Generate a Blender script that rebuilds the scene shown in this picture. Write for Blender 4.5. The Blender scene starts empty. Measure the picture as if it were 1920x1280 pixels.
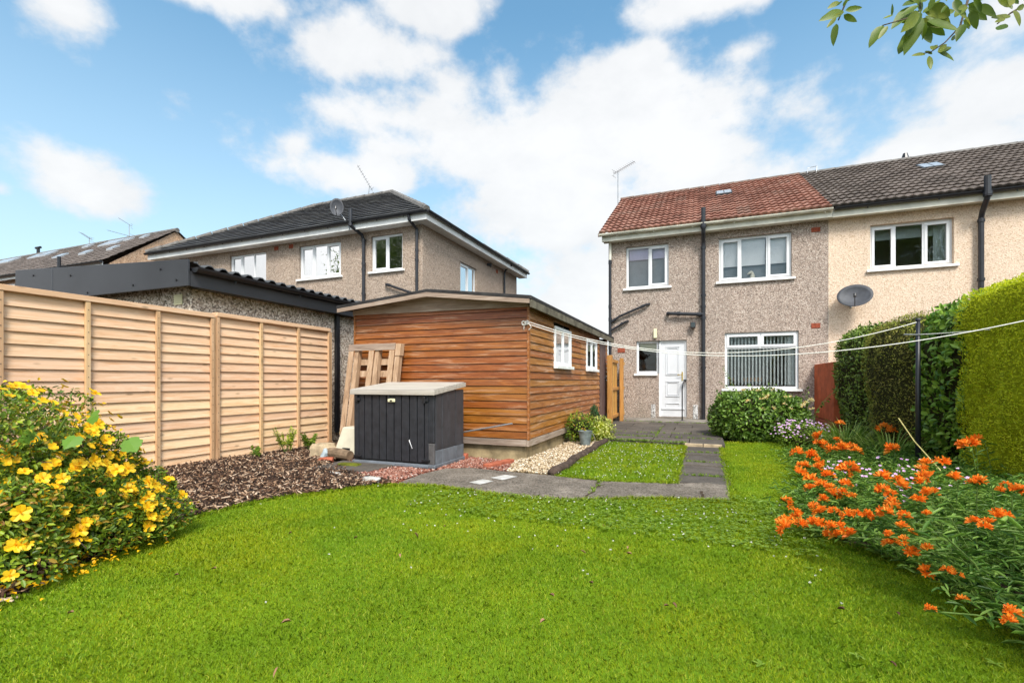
import bpy, math, random
import numpy as np
from mathutils import Vector, noise as mnoise
R = math.radians
rng = np.random.default_rng(7)
random.seed(7)
scene = bpy.context.scene
COL = scene.collection

# ------------------------------------------------------------------ camera
THETA = R(21.746)
cd = bpy.data.cameras.new('camera'); cam = bpy.data.objects.new('camera', cd); COL.objects.link(cam)
cam.location = (0, 0, 1.0); cam.rotation_euler = (R(90), 0, THETA)
cd.sensor_width = 36; cd.lens = 36 * 890 / 1920; cd.shift_y = 75 / 1920
cd.clip_start = 0.05; cd.clip_end = 3000
scene.camera = cam
scene.view_settings.view_transform = 'Standard'; scene.view_settings.look = 'None'
scene.view_settings.gamma = 1; scene.view_settings.use_curve_mapping = False
scene.view_settings.exposure = 1.2

# ------------------------------------------------------------------ sun
SUN_EL, SUN_AZ = 50, 147            # azimuth clockwise from +Y
sl = bpy.data.lights.new('sun', 'SUN'); sl.energy = 2.0; sl.angle = R(16); sl.color = (1, .95, .87)
so = bpy.data.objects.new('sun', sl); COL.objects.link(so)
sd = Vector((math.sin(R(SUN_AZ)) * math.cos(R(SUN_EL)), math.cos(R(SUN_AZ)) * math.cos(R(SUN_EL)), math.sin(R(SUN_EL))))
so.rotation_euler = sd.to_track_quat('Z', 'Y').to_euler(); so.location = sd * 40

# ------------------------------------------------------------------ node helper
class NT:
    def __init__(s, nt): s.nt = nt; s.n = nt.nodes; s.l = nt.links
    def node(s, t, **kw):
        n = s.n.new(t)
        for k, v in kw.items():
            if hasattr(n, k) and not (k in [i.name for i in n.inputs]): setattr(n, k, v)
            else: s.set(n.inputs[k], v)
        return n
    def set(s, inp, v):
        if isinstance(v, bpy.types.NodeSocket): s.l.new(v, inp)
        elif isinstance(v, bpy.types.Node): s.l.new(v.outputs[0], inp)
        else:
            if isinstance(v, (tuple, list)) and len(v) == 3 and inp.type == 'RGBA': v = (*v, 1)
            inp.default_value = v
    def math(s, op, a, b=None, c=None, clamp=False):
        n = s.n.new('ShaderNodeMath'); n.operation = op; n.use_clamp = clamp
        s.set(n.inputs[0], a)
        if b is not None: s.set(n.inputs[1], b)
        if c is not None: s.set(n.inputs[2], c)
        return n.outputs[0]
    def vmath(s, op, a, b=None):
        n = s.n.new('ShaderNodeVectorMath'); n.operation = op
        s.set(n.inputs[0], a)
        if b is not None: s.set(n.inputs[1], b)
        return n
    def mix(s, f, a, b, mode='MIX'):
        n = s.n.new('ShaderNodeMix'); n.data_type = 'RGBA'; n.blend_type = mode
        s.set(n.inputs[0], f); s.set(n.inputs[6], a); s.set(n.inputs[7], b)
        return n.outputs[2]
    def ramp(s, f, stops, interp='LINEAR'):
        n = s.n.new('ShaderNodeValToRGB'); n.color_ramp.interpolation = interp
        e = n.color_ramp.elements
        while len(e) < len(stops): e.new(.5)
        for i, (p, c) in enumerate(stops):
            e[i].position = p; e[i].color = (*c, 1) if len(c) == 3 else c
        s.set(n.inputs[0], f); return n.outputs[0]
    def noise(s, vec, scale, detail=4, rough=.55, dist=0.):
        n = s.n.new('ShaderNodeTexNoise'); s.set(n.inputs['Vector'], vec)
        n.inputs['Scale'].default_value = scale; n.inputs['Detail'].default_value = detail
        n.inputs['Roughness'].default_value = rough; n.inputs['Distortion'].default_value = dist
        return n.outputs[0]
    def mapr(s, v, a, b, c=0., d=1.):
        n = s.n.new('ShaderNodeMapRange'); s.set(n.inputs[0], v)
        for i, x in enumerate((a, b, c, d)): n.inputs[i + 1].default_value = x
        return n.outputs[0]
    def scalev(s, vec, sc):
        n = s.n.new('ShaderNodeMapping'); s.set(n.inputs[0], vec); n.inputs['Scale'].default_value = sc
        return n.outputs[0]

# ------------------------------------------------------------------ sky
w = bpy.data.worlds.new('World'); scene.world = w; w.use_nodes = True
N = NT(w.node_tree); N.n.clear()
sky = N.n.new('ShaderNodeTexSky'); sky.sky_type = 'NISHITA'; sky.sun_disc = False
sky.sun_elevation = R(SUN_EL); sky.sun_rotation = R(SUN_AZ)
sky.air_density = 1.0; sky.dust_density = 0.6; sky.ozone_density = 1.6
tc = N.n.new('ShaderNodeTexCoord'); D = tc.outputs['Generated']
sep = N.n.new('ShaderNodeSeparateXYZ'); N.set(sep.inputs[0], D)
az = N.math('ARCTAN2', sep.outputs[0], sep.outputs[1]); el = N.math('ARCSINE', sep.outputs[2])
cmb = N.n.new('ShaderNodeCombineXYZ'); N.set(cmb.inputs[0], az); N.set(cmb.inputs[1], el)
warp = N.noise(N.scalev(D, (1, 1, 1.35)), 4.2, 10, .56, .0)
fine = N.noise(N.scalev(D, (1, 1, 1.35)), 13.0, 10, .6, .0)
# cloud banks: azimuth, elevation, half width, half height, weight
BL = [(-.26, .475, .50, .130, 1), (-.60, .495, .19, .050, .8), (-.03, .40, .17, .105, .95),
      (-.22, .34, .42, .105, 1), (-.725, .382, .12, .055, .75), (-.93, .61, .18, .035, .8),
      (-.715, .585, .21, .055, .75), (-1.136, .52, .04, .04, .5), (-.536, .657, .12, .045, .75),
      (-1.112, .296, .09, .052, .95), (-1.21, .268, .03, .018, .8), (.005, .645, .19, .045, .9),
      (-.10, .583, .075, .035, .6), (.071, .56, .09, .03, .5), (.45, .40, .12, .07, .85),
      (.346, .345, .15, .04, .9), (.43, .50, .08, .07, .7), (-.802, .428, .05, .03, .45),
      (-.643, .396, .13, .045, .8), (-.20, .16, .26, .17, .9), (.12, .27, .25, .07, .85), (1.6, .5, .5, .2, .9),
      (2.4, .75, .9, .5, 1), (-2.35, .18, .8, .25, 1.2), (-2.4, .55, .7, .3, .9), (3.1, .9, .5, .3, .9), (-1.8, .25, .3, .1, .9), (.9, .3, .3, .1, .9)]  # unseen banks behind the camera are added for fill light and pale window reflections
acc = None
for a0, e0, ra, re, wt in BL:
    v = N.vmath('SUBTRACT', cmb.outputs[0], (a0, e0, 0)).outputs[0]
    v = N.vmath('DIVIDE', v, (ra, re, 1)).outputs[0]
    ln = N.vmath('LENGTH', v).outputs['Value']
    b = N.math('MULTIPLY', N.math('SUBTRACT', 1.25, ln), wt)
    acc = b if acc is None else N.math('SMOOTH_MAX', acc, b, .15)
den = N.math('ADD', acc, N.math('MULTIPLY', N.math('SUBTRACT', warp, .5), 2.4))
den = N.math('ADD', den, N.math('MULTIPLY', N.math('SUBTRACT', fine, .5), 1.1))
mask = N.n.new('ShaderNodeMapRange'); mask.interpolation_type = 'SMOOTHSTEP'
N.set(mask.inputs[0], den); mask.inputs[1].default_value = .05; mask.inputs[2].default_value = .66
puff = N.noise(N.scalev(D, (1, 1, 2)), 5, 8, .6, .2)
cloudc = N.ramp(N.math('ADD', N.math('MULTIPLY', puff, .8), N.math('MULTIPLY', den, .22)),
                [(.20, (3.5, 3.6, 3.74)), (.48, (4.1, 4.13, 4.16)), (.7, (4.5, 4.5, 4.5))])
# clouds are brighter towards the sun
sdot = N.math('MAXIMUM', N.vmath('DOT_PRODUCT', D, tuple(sd)).outputs['Value'], 0)
cloudc = N.vmath('SCALE', cloudc).outputs[0]; N.set(cloudc.node.inputs['Scale'], N.math('ADD', 1, N.math('MULTIPLY', N.math('POWER', sdot, 2), 2.8)))
skyc = N.mix(1.0, sky.outputs[0], (.90, 1.22, 1.12), 'MULTIPLY')
# pale low air near the horizon
hz = N.math('POWER', N.mapr(el, .66, .0), 1.35)
skyc = N.mix(N.math('MULTIPLY', hz, .88), skyc, (3.35, 3.72, 3.98))
full = N.mix(N.math('MULTIPLY', mask.outputs[0], .93), skyc, cloudc)
bg = N.n.new('ShaderNodeBackground'); N.set(bg.inputs[0], full); bg.inputs[1].default_value = .1
out = N.n.new('ShaderNodeOutputWorld'); N.l.new(bg.outputs[0], out.inputs[0])

# ------------------------------------------------------------------ materials
def newmat(name):
    m = bpy.data.materials.new(name); m.use_nodes = True
    n = NT(m.node_tree); n.b = n.n['Principled BSDF']; n.out = n.n['Material Output']
    t = n.n.new('ShaderNodeTexCoord'); n.co = t.outputs['Object']
    n.isl = n.n.new('ShaderNodeNewGeometry').outputs['Random Per Island']
    n.m = m
    return n
def bump(n, h, dist, strength=1.0):
    b = n.n.new('ShaderNodeBump'); b.inputs['Distance'].default_value = dist; b.inputs['Strength'].default_value = strength
    n.set(b.inputs['Height'], h); n.l.new(b.outputs[0], n.b.inputs['Normal'])
def fin(n, col, rough=.8, spec=.3, metal=0.):
    n.set(n.b.inputs['Base Color'], col); n.set(n.b.inputs['Roughness'], rough)
    n.b.inputs['Specular IOR Level'].default_value = spec; n.b.inputs['Metallic'].default_value = metal
    return n.m
def plain(name, c, rough=.6, spec=.4, metal=0., var=.15, scale=6, bmp=0.):
    n = newmat(name)
    k = n.noise(n.co, scale, 6, .6)
    dark = tuple(x * (1 - var) for x in c); lite = tuple(min(1, x * (1 + var)) for x in c)
    col = n.ramp(k, [(.3, dark), (.7, lite)])
    if bmp: bump(n, n.noise(n.co, scale * 8, 4), bmp)
    return fin(n, col, rough, spec, metal)
def roughcast(name, stops, scale=42, stain=.25, moss=0.):
    n = newmat(name)
    v = n.n.new('ShaderNodeTexVoronoi'); n.set(v.inputs['Vector'], n.co); v.inputs['Scale'].default_value = scale
    sx = n.n.new('ShaderNodeSeparateColor'); n.set(sx.inputs[0], v.outputs['Color'])
    col = n.ramp(sx.outputs[0], stops, 'LINEAR')
    big = n.noise(n.scalev(n.co, (1, 1, .35)), 1.3, 5, .6)
    col = n.mix(n.mapr(big, .35, .75, 0, stain), col, (.16, .13, .11))
    st = n.noise(n.scalev(n.co, (2.2, 2.2, .12)), 2.0, 5, .6)
    col = n.mix(n.mapr(st, .52, .72, 0, stain * .9), col, (.13, .11, .09))
    gz = n.n.new('ShaderNodeSeparateXYZ'); n.set(gz.inputs[0], n.co)
    spl = n.math('MULTIPLY', n.mapr(gz.outputs[2], .55, .05), n.mapr(n.noise(n.co, 3.5, 4), .3, .65), clamp=True)
    col = n.mix(n.math('MULTIPLY', spl, .55), col, (.12, .11, .07))
    mid = n.noise(n.co, 14, 3, .6)
    col = n.mix(n.mapr(mid, .3, .8, 0, .25), col, (.62, .52, .45))
    if moss:
        g = n.n.new('ShaderNodeSeparateXYZ'); n.set(g.inputs[0], n.co)
        mm = n.math('MULTIPLY', n.mapr(g.outputs[2], moss - .28, moss + .05), n.mapr(n.noise(n.co, 5, 5), .3, .6), clamp=True)
        col = n.mix(mm, col, (.10, .085, .02))
    bump(n, v.outputs['Distance'], .008, .8)
    return fin(n, col, .92, .2)
def wood(name, dark, mid, lite, axis='x', gs=1.0, rough=.7, islamp=.5, wear=None, knots=True, spec=.25):
    n = newmat(name)
    sc = {'x': (1, 14, 14), 'y': (14, 1, 14), 'z': (14, 14, 1)}[axis]
    off = n.n.new('ShaderNodeCombineXYZ'); 
    for i in range(3): n.set(off.inputs[i], n.math('MULTIPLY', n.isl, 37. * (i + 1)))
    p = n.vmath('ADD', n.scalev(n.co, tuple(x * gs for x in sc)), off.outputs[0]).outputs[0]
    g = n.noise(p, 2.2, 7, .65, 1.2)
    col = n.ramp(g, [(.28, dark), (.5, mid), (.72, lite)])
    t = n.math('SUBTRACT', n.isl, .5)
    hs = n.n.new('ShaderNodeHueSaturation'); n.set(hs.inputs['Color'], col)
    n.set(hs.inputs['Value'], n.math('ADD', 1, n.math('MULTIPLY', t, islamp)))
    n.set(hs.inputs['Hue'], n.math('ADD', .5, n.math('MULTIPLY', t, .02)))
    col = hs.outputs[0]
    if knots:
        v = n.n.new('ShaderNodeTexVoronoi'); ks = {'x': (1.6, 9, 9), 'y': (9, 3.2, 9), 'z': (9, 9, 1.6)}[axis]
        n.set(v.inputs['Vector'], n.vmath('ADD', n.scalev(n.co, ks), off.outputs[0]).outputs[0]); v.inputs['Scale'].default_value = 1.
        k = n.mapr(v.outputs['Distance'], .15, .06)
        col = n.mix(n.math('MULTIPLY', k, .6), col, tuple(x * .35 for x in dark))
    if wear:
        wn = n.noise(n.scalev(n.co, tuple(x * .5 for x in sc)), 3.5, 8, .7, .6)
        col = n.mix(n.mapr(wn, .52, .68, 0, wear[1]), col, wear[0])
    bump(n, g, .0015, .5)
    return fin(n, col, rough, spec)
def leafmat(name, stops, rough=.45, trans=.3, patch=None):
    n = newmat(name)
    col = n.ramp(n.isl, stops)
    if patch:
        k = n.noise(n.co, patch[0], 3, .5)
        col = n.mix(n.mapr(k, .38, .66, 0, patch[2]), col, patch[1])
    fin(n, col, rough, .35)
    tr = n.n.new('ShaderNodeBsdfTranslucent'); n.set(tr.inputs[0], col)
    mx = n.n.new('ShaderNodeMixShader'); mx.inputs[0].default_value = trans
    n.l.new(n.b.outputs[0], mx.inputs[1]); n.l.new(tr.outputs[0], mx.inputs[2]); n.l.new(mx.outputs[0], n.out.inputs[0])
    return n.m
def glassmat(name, refl=1.0, tint=(.86, .89, .89), k=1.5):
    n = newmat(name); n.n.remove(n.b)
    f = n.n.new('ShaderNodeFresnel'); f.inputs[0].default_value = 1.52
    gl = n.n.new('ShaderNodeBsdfGlossy'); gl.inputs['Roughness'].default_value = .02
    tr = n.n.new('ShaderNodeBsdfTransparent'); n.set(tr.inputs[0], tint)
    bp = n.n.new('ShaderNodeBump'); bp.inputs['Distance'].default_value = .003; n.set(bp.inputs['Height'], n.noise(n.co, 2.5, 2)); n.l.new(bp.outputs[0], gl.inputs['Normal'])
    mx = n.n.new('ShaderNodeMixShader'); n.set(mx.inputs[0], n.math('ADD', n.math('MULTIPLY', f.outputs[0], k), .06 * refl))
    n.l.new(tr.outputs[0], mx.inputs[1]); n.l.new(gl.outputs[0], mx.inputs[2]); n.l.new(mx.outputs[0], n.out.inputs[0])
    return n.m
def chipmat(name, stops, rough=.85):
    n = newmat(name)
    col = n.ramp(n.isl, stops)
    col = n.mix(n.mapr(n.noise(n.co, 60, 3), .3, .8, 0, .3), col, (.05, .04, .035))
    return fin(n, col, rough, .25)
def tilemat(name, stops, patch, colw, rowh, ax=0, mossc=(.09, .085, .06), mossamt=.5, rough=.8):
    n = newmat(name)
    sp = n.n.new('ShaderNodeSeparateXYZ'); n.set(sp.inputs[0], n.co)
    cx = n.math('FLOOR', n.math('DIVIDE', sp.outputs[ax], colw)); cz = n.math('FLOOR', n.math('DIVIDE', sp.outputs[2], rowh))
    cb = n.n.new('ShaderNodeCombineXYZ'); n.set(cb.inputs[0], cx); n.set(cb.inputs[1], cz)
    wn = n.n.new('ShaderNodeTexWhiteNoise'); n.set(wn.inputs[0], cb.outputs[0])
    col = n.ramp(wn.outputs[0], stops)
    k = n.noise(n.co, 1.1, 6, .65)
    col = n.mix(n.mapr(k, .38, .68, 0, .55), col, patch)
    k2 = n.noise(n.co, 9, 5, .7)
    col = n.mix(n.mapr(k2, .5, .75, 0, mossamt), col, mossc)
    k3 = n.noise(n.co, 45, 3, .6)
    col = n.mix(n.mapr(k3, .6, .75, 0, .5), col, (.45, .40, .35))
    bump(n, k3, .004)
    return fin(n, col, rough, .25)

M = {}
M['rc_main'] = roughcast('roughcast_pink_brown', [(0, (.09, .068, .055)), (.22, (.22, .165, .135)), (.5, (.35, .27, .22)), (.78, (.45, .36, .30)), (1, (.62, .54, .47))], 62, .3)
M['rc_left'] = roughcast('roughcast_tan', [(0, (.12, .09, .065)), (.25, (.27, .195, .145)), (.6, (.40, .30, .225)), (1, (.56, .46, .37))], 60, .25)
M['rc_cream'] = roughcast('roughcast_cream', [(0, (.46, .31, .20)), (.2, (.61, .45, .32)), (.5, (.70, .54, .40)), (1, (.80, .66, .52))], 64, .10)
M['rc_far'] = roughcast('roughcast_orange_tan', [(0, (.25, .14, .07)), (.5, (.50, .30, .17)), (1, (.62, .42, .27))], 30, .4)
M['rc_garage'] = roughcast('roughcast_garage', [(0, (.05, .038, .028)), (.28, (.24, .18, .135)), (.5, (.46, .37, .28)), (1, (.85, .76, .64))], 44, .15, moss=2.25)
M['rc_patch'] = roughcast('roughcast_repair_patch', [(0, (.05, .05, .05)), (.4, (.45, .45, .45)), (1, (.85, .85, .85))], 44, .1)
M['fence'] = wood('fence_softwood', (.60, .37, .205), (.74, .495, .31), (.83, .61, .42), 'y', .8, .75, .16, wear=((.60, .27, .10), .55))
M['fence_frame'] = wood('fence_batten', (.40, .22, .11), (.56, .35, .19), (.68, .46, .28), 'z', .6, .75, .3)
M['fence_rail'] = wood('fence_cap_rail', (.52, .30, .15), (.72, .47, .28), (.82, .60, .40), 'y', .6, .75, .2)
M['shed_x'] = wood('shed_cladding_stained', (.12, .031, .005), (.245, .074, .010), (.35, .125, .022), 'x', 1.0, .42, .2, wear=((.50, .30, .18), .7), knots=False, spec=.4)
M['shed_y'] = wood('shed_cladding_stained_side', (.17, .055, .010), (.30, .105, .019), (.42, .17, .042), 'y', .9, .5, .22, wear=((.58, .38, .26), .7), knots=False, spec=.4)
M['grey_wood_x'] = wood('weathered_board', (.16, .11, .08), (.33, .25, .19), (.46, .38, .31), 'x', .7, .8, .3)
M['grey_wood_y'] = wood('weathered_board_side', (.16, .11, .08), (.36, .28, .21), (.50, .42, .35), 'y', .7, .8, .3)
M['pallet'] = wood('pallet_wood', (.20, .12, .07), (.45, .30, .18), (.60, .44, .30), 'z', .7, .8, .5)
M['gate'] = wood('gate_stained_wood', (.26, .11, .025), (.48, .24, .06), (.60, .34, .12), 'z', .7, .6, .4)
M['brown_door'] = wood('brown_painted_door', (.06, .035, .035), (.11, .07, .065), (.17, .12, .11), 'z', .7, .5, .2, knots=False)
M['black_wood'] = wood('black_old_timber', (.008, .007, .007), (.02, .018, .016), (.06, .055, .05), 'z', .7, .8, .5, knots=False)
M['felt'] = plain('roofing_felt', (.035, .033, .033), .9, .2, var=.5, scale=5, bmp=.004)
M['mossfelt'] = plain('weathered_eaves_board', (.13, .115, .085), .9, .2, var=.5, scale=7, bmp=.004)
M['upvc'] = plain('white_upvc', (.72, .73, .74), .35, .5, var=.05, scale=2)
M['sill'] = plain('white_painted_sill', (.78, .78, .76), .6, .3, var=.15, scale=5)
M['gutter_w'] = plain('off_white_gutter', (.62, .60, .50), .5, .4, var=.35, scale=3)
M['soffit'] = plain('cream_fascia', (.66, .64, .55), .6, .3, var=.25, scale=2.5)
M['fasc_w'] = plain('white_fascia', (.74, .74, .72), .6, .3, var=.15, scale=2.5)
M['black'] = plain('black_plastic', (.012, .013, .016), .35, .5, var=.3, scale=8)
M['black_iron'] = plain('black_painted_pipe', (.016, .017, .022), .4, .5, var=.4, scale=9)
M['fascia_dk'] = plain('anthracite_fascia', (.035, .037, .043), .38, .45, var=.2, scale=1.2)
M['corr'] = plain('dark_metal_sheet', (.07, .072, .075), .55, .4, var=.3, scale=4)
M['dish'] = plain('grey_dish', (.055, .058, .068), .6, .4, var=.3, scale=7)
M['metal'] = plain('galvanised_metal', (.35, .36, .37), .4, .5, .6, var=.2, scale=12)
M['rust'] = plain('brown_metal', (.10, .07, .06), .6, .4, .3, var=.3, scale=12)
M['airbrick'] = plain('terracotta_airbrick', (.30, .075, .04), .8, .2, var=.4, scale=25)
M['redwall'] = plain('terracotta_painted_wall', (.42, .10, .04), .8, .2, var=.3, scale=5, bmp=.003)
M['concrete'] = plain('old_concrete', (.20, .18, .155), .9, .2, var=.45, scale=3.5, bmp=.003)
M['plinth'] = plain('stained_plinth', (.33, .25, .14), .9, .2, var=.55, scale=4, bmp=.004)
M['brass'] = plain('brass', (.70, .48, .14), .3, .5, .9, var=.1)
M['door'] = plain('white_door_panel', (.62, .63, .65), .35, .5, var=.04, scale=2)
M['terra'] = plain('terracotta_pot', (.38, .14, .07), .8, .2, var=.25)
M['box_dk'] = plain('charcoal_resin', (.021, .022, .027), .5, .4, var=.35, scale=14, bmp=.0015)
M['box_side'] = plain('grey_resin_side_panel', (.042, .043, .05), .5, .4, var=.25, scale=10, bmp=.001)
M['box_base'] = plain('grey_resin', (.13, .145, .165), .5, .4, var=.25, scale=8)
M['box_worn'] = plain('scuffed_grey_resin', (.085, .08, .08), .6, .3, var=.3, scale=14)
M['box_lid'] = wood('beige_resin_lid', (.32, .28, .235), (.43, .39, .335), (.52, .48, .42), 'x', .6, .55, .08, knots=False)
M['beige'] = plain('beige_plastic', (.60, .56, .44), .5, .4, var=.12, scale=6)
M['cream'] = plain('cream_plastic', (.74, .70, .45), .5, .4, var=.08)
M['rope'] = plain('white_rope', (.80, .78, .72), .8, .2, var=.15, scale=60)
M['blind_w'] = plain('white_blind', (.78, .78, .80), .8, .2, var=.04)
M['blind_l'] = plain('lilac_blind', (.52, .47, .64), .8, .2, var=.05)
M['blind_c'] = plain('cream_blind', (.62, .58, .40), .8, .2, var=.08)
M['frost'] = plain('grey_window_backing', (.20, .22, .24), .7, .3, var=.12, scale=3)
M['curtain'] = plain('pale_curtain', (.68, .72, .70), .9, .1, var=.12, scale=5)
M['room'] = plain('room_wall', (.48, .45, .40), .9, .1, var=.15, scale=1)
M['room_warm'] = plain('kitchen_cabinet_wall', (.34, .13, .05), .8, .2, var=.3, scale=3)
M['chair'] = plain('oak_chair_wood', (.50, .24, .08), .5, .3, var=.2, scale=9)
M['figur'] = plain('cream_china', (.75, .68, .55), .4, .5, var=.1)
M['zinc'] = plain('aged_zinc', (.20, .235, .235), .55, .5, .35, var=.35, scale=14)
M['stone_w'] = plain('pale_stone', (.48, .46, .42), .9, .2, var=.35, scale=12, bmp=.004)
M['stone_t'] = plain('tan_stone', (.40, .31, .20), .9, .2, var=.4, scale=10, bmp=.004)
M['log'] = plain('rotting_log', (.20, .14, .09), .9, .2, var=.5, scale=9, bmp=.006)
M['kerb'] = plain('dark_log_edging', (.075, .052, .040), .9, .2, var=.6, scale=14, bmp=.006)
M['brick'] = plain('red_brick', (.34, .10, .055), .85, .2, var=.35, scale=14, bmp=.003)
M['blue_scrap'] = plain('grey_blue_plastic_scrap', (.35, .42, .46), .4, .5, var=.2)
M['clad_white'] = plain('white_painted_timber', (.80, .81, .83), .5, .4, var=.06)
M['glass'] = glassmat('window_glass', .5, k=.9); M['glass_clear'] = glassmat('clear_window_glass', .1, (.97, .98, .98), .75); M['glass_lo'] = glassmat('shed_glass', .8, (.6, .63, .65))
M['skylight'] = plain('skylight_glass', (.30, .32, .34), .25, .7, var=.1)
M['tile_red'] = tilemat('red_concrete_tile', [(0, (.19, .085, .062)), (.4, (.27, .118, .085)), (.8, (.36, .18, .135)), (1, (.24, .14, .11))], (.19, .095, .072), .30, .14, 0, (.14, .10, .075), .5)
M['tile_grey'] = tilemat('brown_grey_tile', [(0, (.085, .068, .060)), (.5, (.13, .105, .092)), (1, (.17, .14, .125))], (.09, .075, .066), .30, .14, 0, (.16, .14, .115), .4)
M['tile_slate'] = tilemat('slate_grey_tile', [(0, (.045, .045, .048)), (.6, (.075, .075, .078)), (1, (.10, .10, .10))], (.05, .05, .053), .33, .16, 0, (.12, .12, .11), .3, .42)
M['ridge_r'] = plain('ridge_tile', (.15, .105, .085), .85, .2, var=.4, scale=8)
M['ridge_g'] = plain('grey_ridge_tile', (.15, .14, .13), .85, .2, var=.4, scale=8)

def groundmats():
    n = newmat('lawn_turf')
    k = n.noise(n.co, 1.2, 5, .6); k2 = n.noise(n.co, 60, 3, .6)
    c = n.ramp(k, [(.3, (.10, .19, .008)), (.7, (.17, .27, .010))]); c = n.mix(n.mapr(k2, .4, .7, 0, .5), c, (.06, .10, .010))
    M['turf'] = fin(n, c, .9, .1)
    n = newmat('soil'); k = n.noise(n.co, 20, 6, .7)
    c = n.ramp(k, [(.3, (.035, .024, .016)), (.7, (.11, .08, .055))]); bump(n, k, .02); M['soil'] = fin(n, c, .95, .1)
    n = newmat('weathered_paving')
    k = n.noise(n.co, 3.2, 8, .7); k2 = n.noise(n.co, 45, 5, .75)
    c = n.ramp(k, [(.30, (.055, .042, .030)), (.5, (.14, .112, .086)), (.66, (.26, .215, .17))])
    c = n.mix(n.mapr(k2, .42, .62, 0, .6), c, (.30, .265, .22)); c = n.mix(n.mapr(n.noise(n.co, 75, 3), .52, .62, 0, .75), c, (.03, .026, .02))
    bump(n, k2, .006); M['paving'] = fin(n, c, .92, .2)
    n = newmat('dark_slab')
    k = n.noise(n.co, 4, 8, .7); k2 = n.noise(n.co, 40, 5, .75)
    c = n.ramp(k, [(.3, (.045, .038, .032)), (.7, (.12, .105, .09))]); c = n.mix(n.mapr(k2, .4, .75, 0, .5), c, (.22, .19, .165))
    c = n.mix(1, c, n.ramp(n.isl, [(0, (.75, .75, .75)), (1, (1.15, 1.12, 1.08))]), 'MULTIPLY')
    bump(n, k2, .005); M['slab'] = fin(n, c, .92, .2)
groundmats()
def grassmat():
    n = newmat('grass_blades')
    c = n.ramp(n.isl, [(0, (.12, .22, .006)), (.5, (.22, .34, .009)), (.85, (.33, .44, .014)), (1, (.50, .50, .06))])
    k = n.noise(n.co, .9, 5, .6); c = n.mix(n.mapr(k, .42, .68, 0, .65), c, (.42, .44, .010))
    k = n.noise(n.co, 2.6, 3, .5); c = n.mix(n.mapr(k, .45, .7, 0, .6), c, (.12, .24, .007))
    fin(n, c, .5, .25)
    tr = n.n.new('ShaderNodeBsdfTranslucent'); n.set(tr.inputs[0], c)
    mx = n.n.new('ShaderNodeMixShader'); mx.inputs[0].default_value = .35
    n.l.new(n.b.outputs[0], mx.inputs[1]); n.l.new(tr.outputs[0], mx.inputs[2]); n.l.new(mx.outputs[0], n.out.inputs[0])
    return n.m
M['grass'] = grassmat()
M['bark'] = chipmat('bark_chips', [(0, (.014, .008, .006)), (.42, (.055, .028, .016)), (.64, (.15, .075, .04)), (.82, (.36, .22, .13)), (1, (.66, .50, .36))])
M['gravel'] = chipmat('cream_gravel', [(0, (.22, .14, .07)), (.35, (.42, .31, .18)), (.7, (.60, .48, .32)), (1, (.80, .72, .60))])
M['redchip'] = chipmat('red_chippings', [(0, (.13, .04, .028)), (.5, (.34, .14, .095)), (.85, (.46, .23, .165)), (1, (.60, .48, .42))])
M['deadleaf'] = chipmat('dead_leaf', [(0, (.12, .05, .03)), (1, (.40, .22, .12))])
M['moss'] = plain('moss', (.12, .13, .015), .95, .1, var=.5, scale=20, bmp=.01)
M['leaf_hedge_dark'] = leafmat('dark_hedge_leaf', [(0, (.05, .095, .012)), (.5, (.15, .24, .03)), (1, (.34, .46, .09))], .32, .2)
M['leaf_hedge_yew'] = leafmat('fine_hedge_leaf', [(0, (.08, .10, .012)), (.5, (.22, .25, .025)), (.85, (.38, .40, .05)), (1, (.52, .42, .14))], .6, .25, (2.5, (.24, .19, .05), .5))
M['leaf_hedge_privet'] = leafmat('glossy_hedge_leaf', [(0, (.05, .12, .014)), (.5, (.16, .30, .03)), (1, (.34, .52, .08))], .28, .25)
M['leaf_conifer'] = leafmat('golden_conifer_foliage', [(0, (.42, .48, .008)), (.5, (.66, .70, .012)), (1, (.84, .84, .05))], .6, .4, (3, (.34, .42, .01), .5))
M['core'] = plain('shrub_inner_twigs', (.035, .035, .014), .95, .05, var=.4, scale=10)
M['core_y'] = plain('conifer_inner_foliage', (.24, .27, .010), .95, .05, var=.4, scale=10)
M['leaf_bush'] = leafmat('honeysuckle_leaf', [(0, (.035, .08, .008)), (.5, (.10, .19, .018)), (1, (.26, .40, .07))], .38, .3)
M['leaf_hyp'] = leafmat('yellow_shrub_leaf', [(0, (.045, .09, .010)), (.5, (.15, .24, .02)), (.85, (.34, .44, .03)), (1, (.42, .20, .04))], .4, .3)
M['leaf_alst'] = leafmat('lance_leaf', [(0, (.05, .12, .015)), (.5, (.13, .25, .030)), (1, (.28, .42, .08))], .38, .3)
M['leaf_lily'] = leafmat('strap_leaf', [(0, (.10, .19, .02)), (.5, (.22, .34, .04)), (1, (.50, .58, .16))], .4, .35)
M['leaf_gold'] = leafmat('variegated_leaf', [(0, (.10, .17, .02)), (.4, (.34, .38, .05)), (1, (.72, .70, .25))], .45, .3)
M['leaf_dkcon'] = leafmat('dark_conifer_foliage', [(0, (.012, .05, .015)), (1, (.06, .17, .05))], .6, .2)
M['leaf_big'] = leafmat('lobed_leaf', [(0, (.10, .22, .02)), (1, (.17, .32, .04))], .42, .35)
M['leaf_fern'] = leafmat('lime_fern_leaf', [(0, (.22, .34, .03)), (1, (.52, .58, .06))], .5, .4)
M['leaf_tree'] = leafmat('tree_leaf', [(0, (.06, .12, .014)), (.6, (.15, .25, .02)), (1, (.28, .36, .05))], .4, .45)
M['leaf_hang'] = leafmat('veined_tree_leaf', [(0, (.08, .14, .015)), (.6, (.17, .25, .022)), (1, (.32, .33, .05))], .4, .5, (28, (.10, .16, .02), .5))
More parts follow.
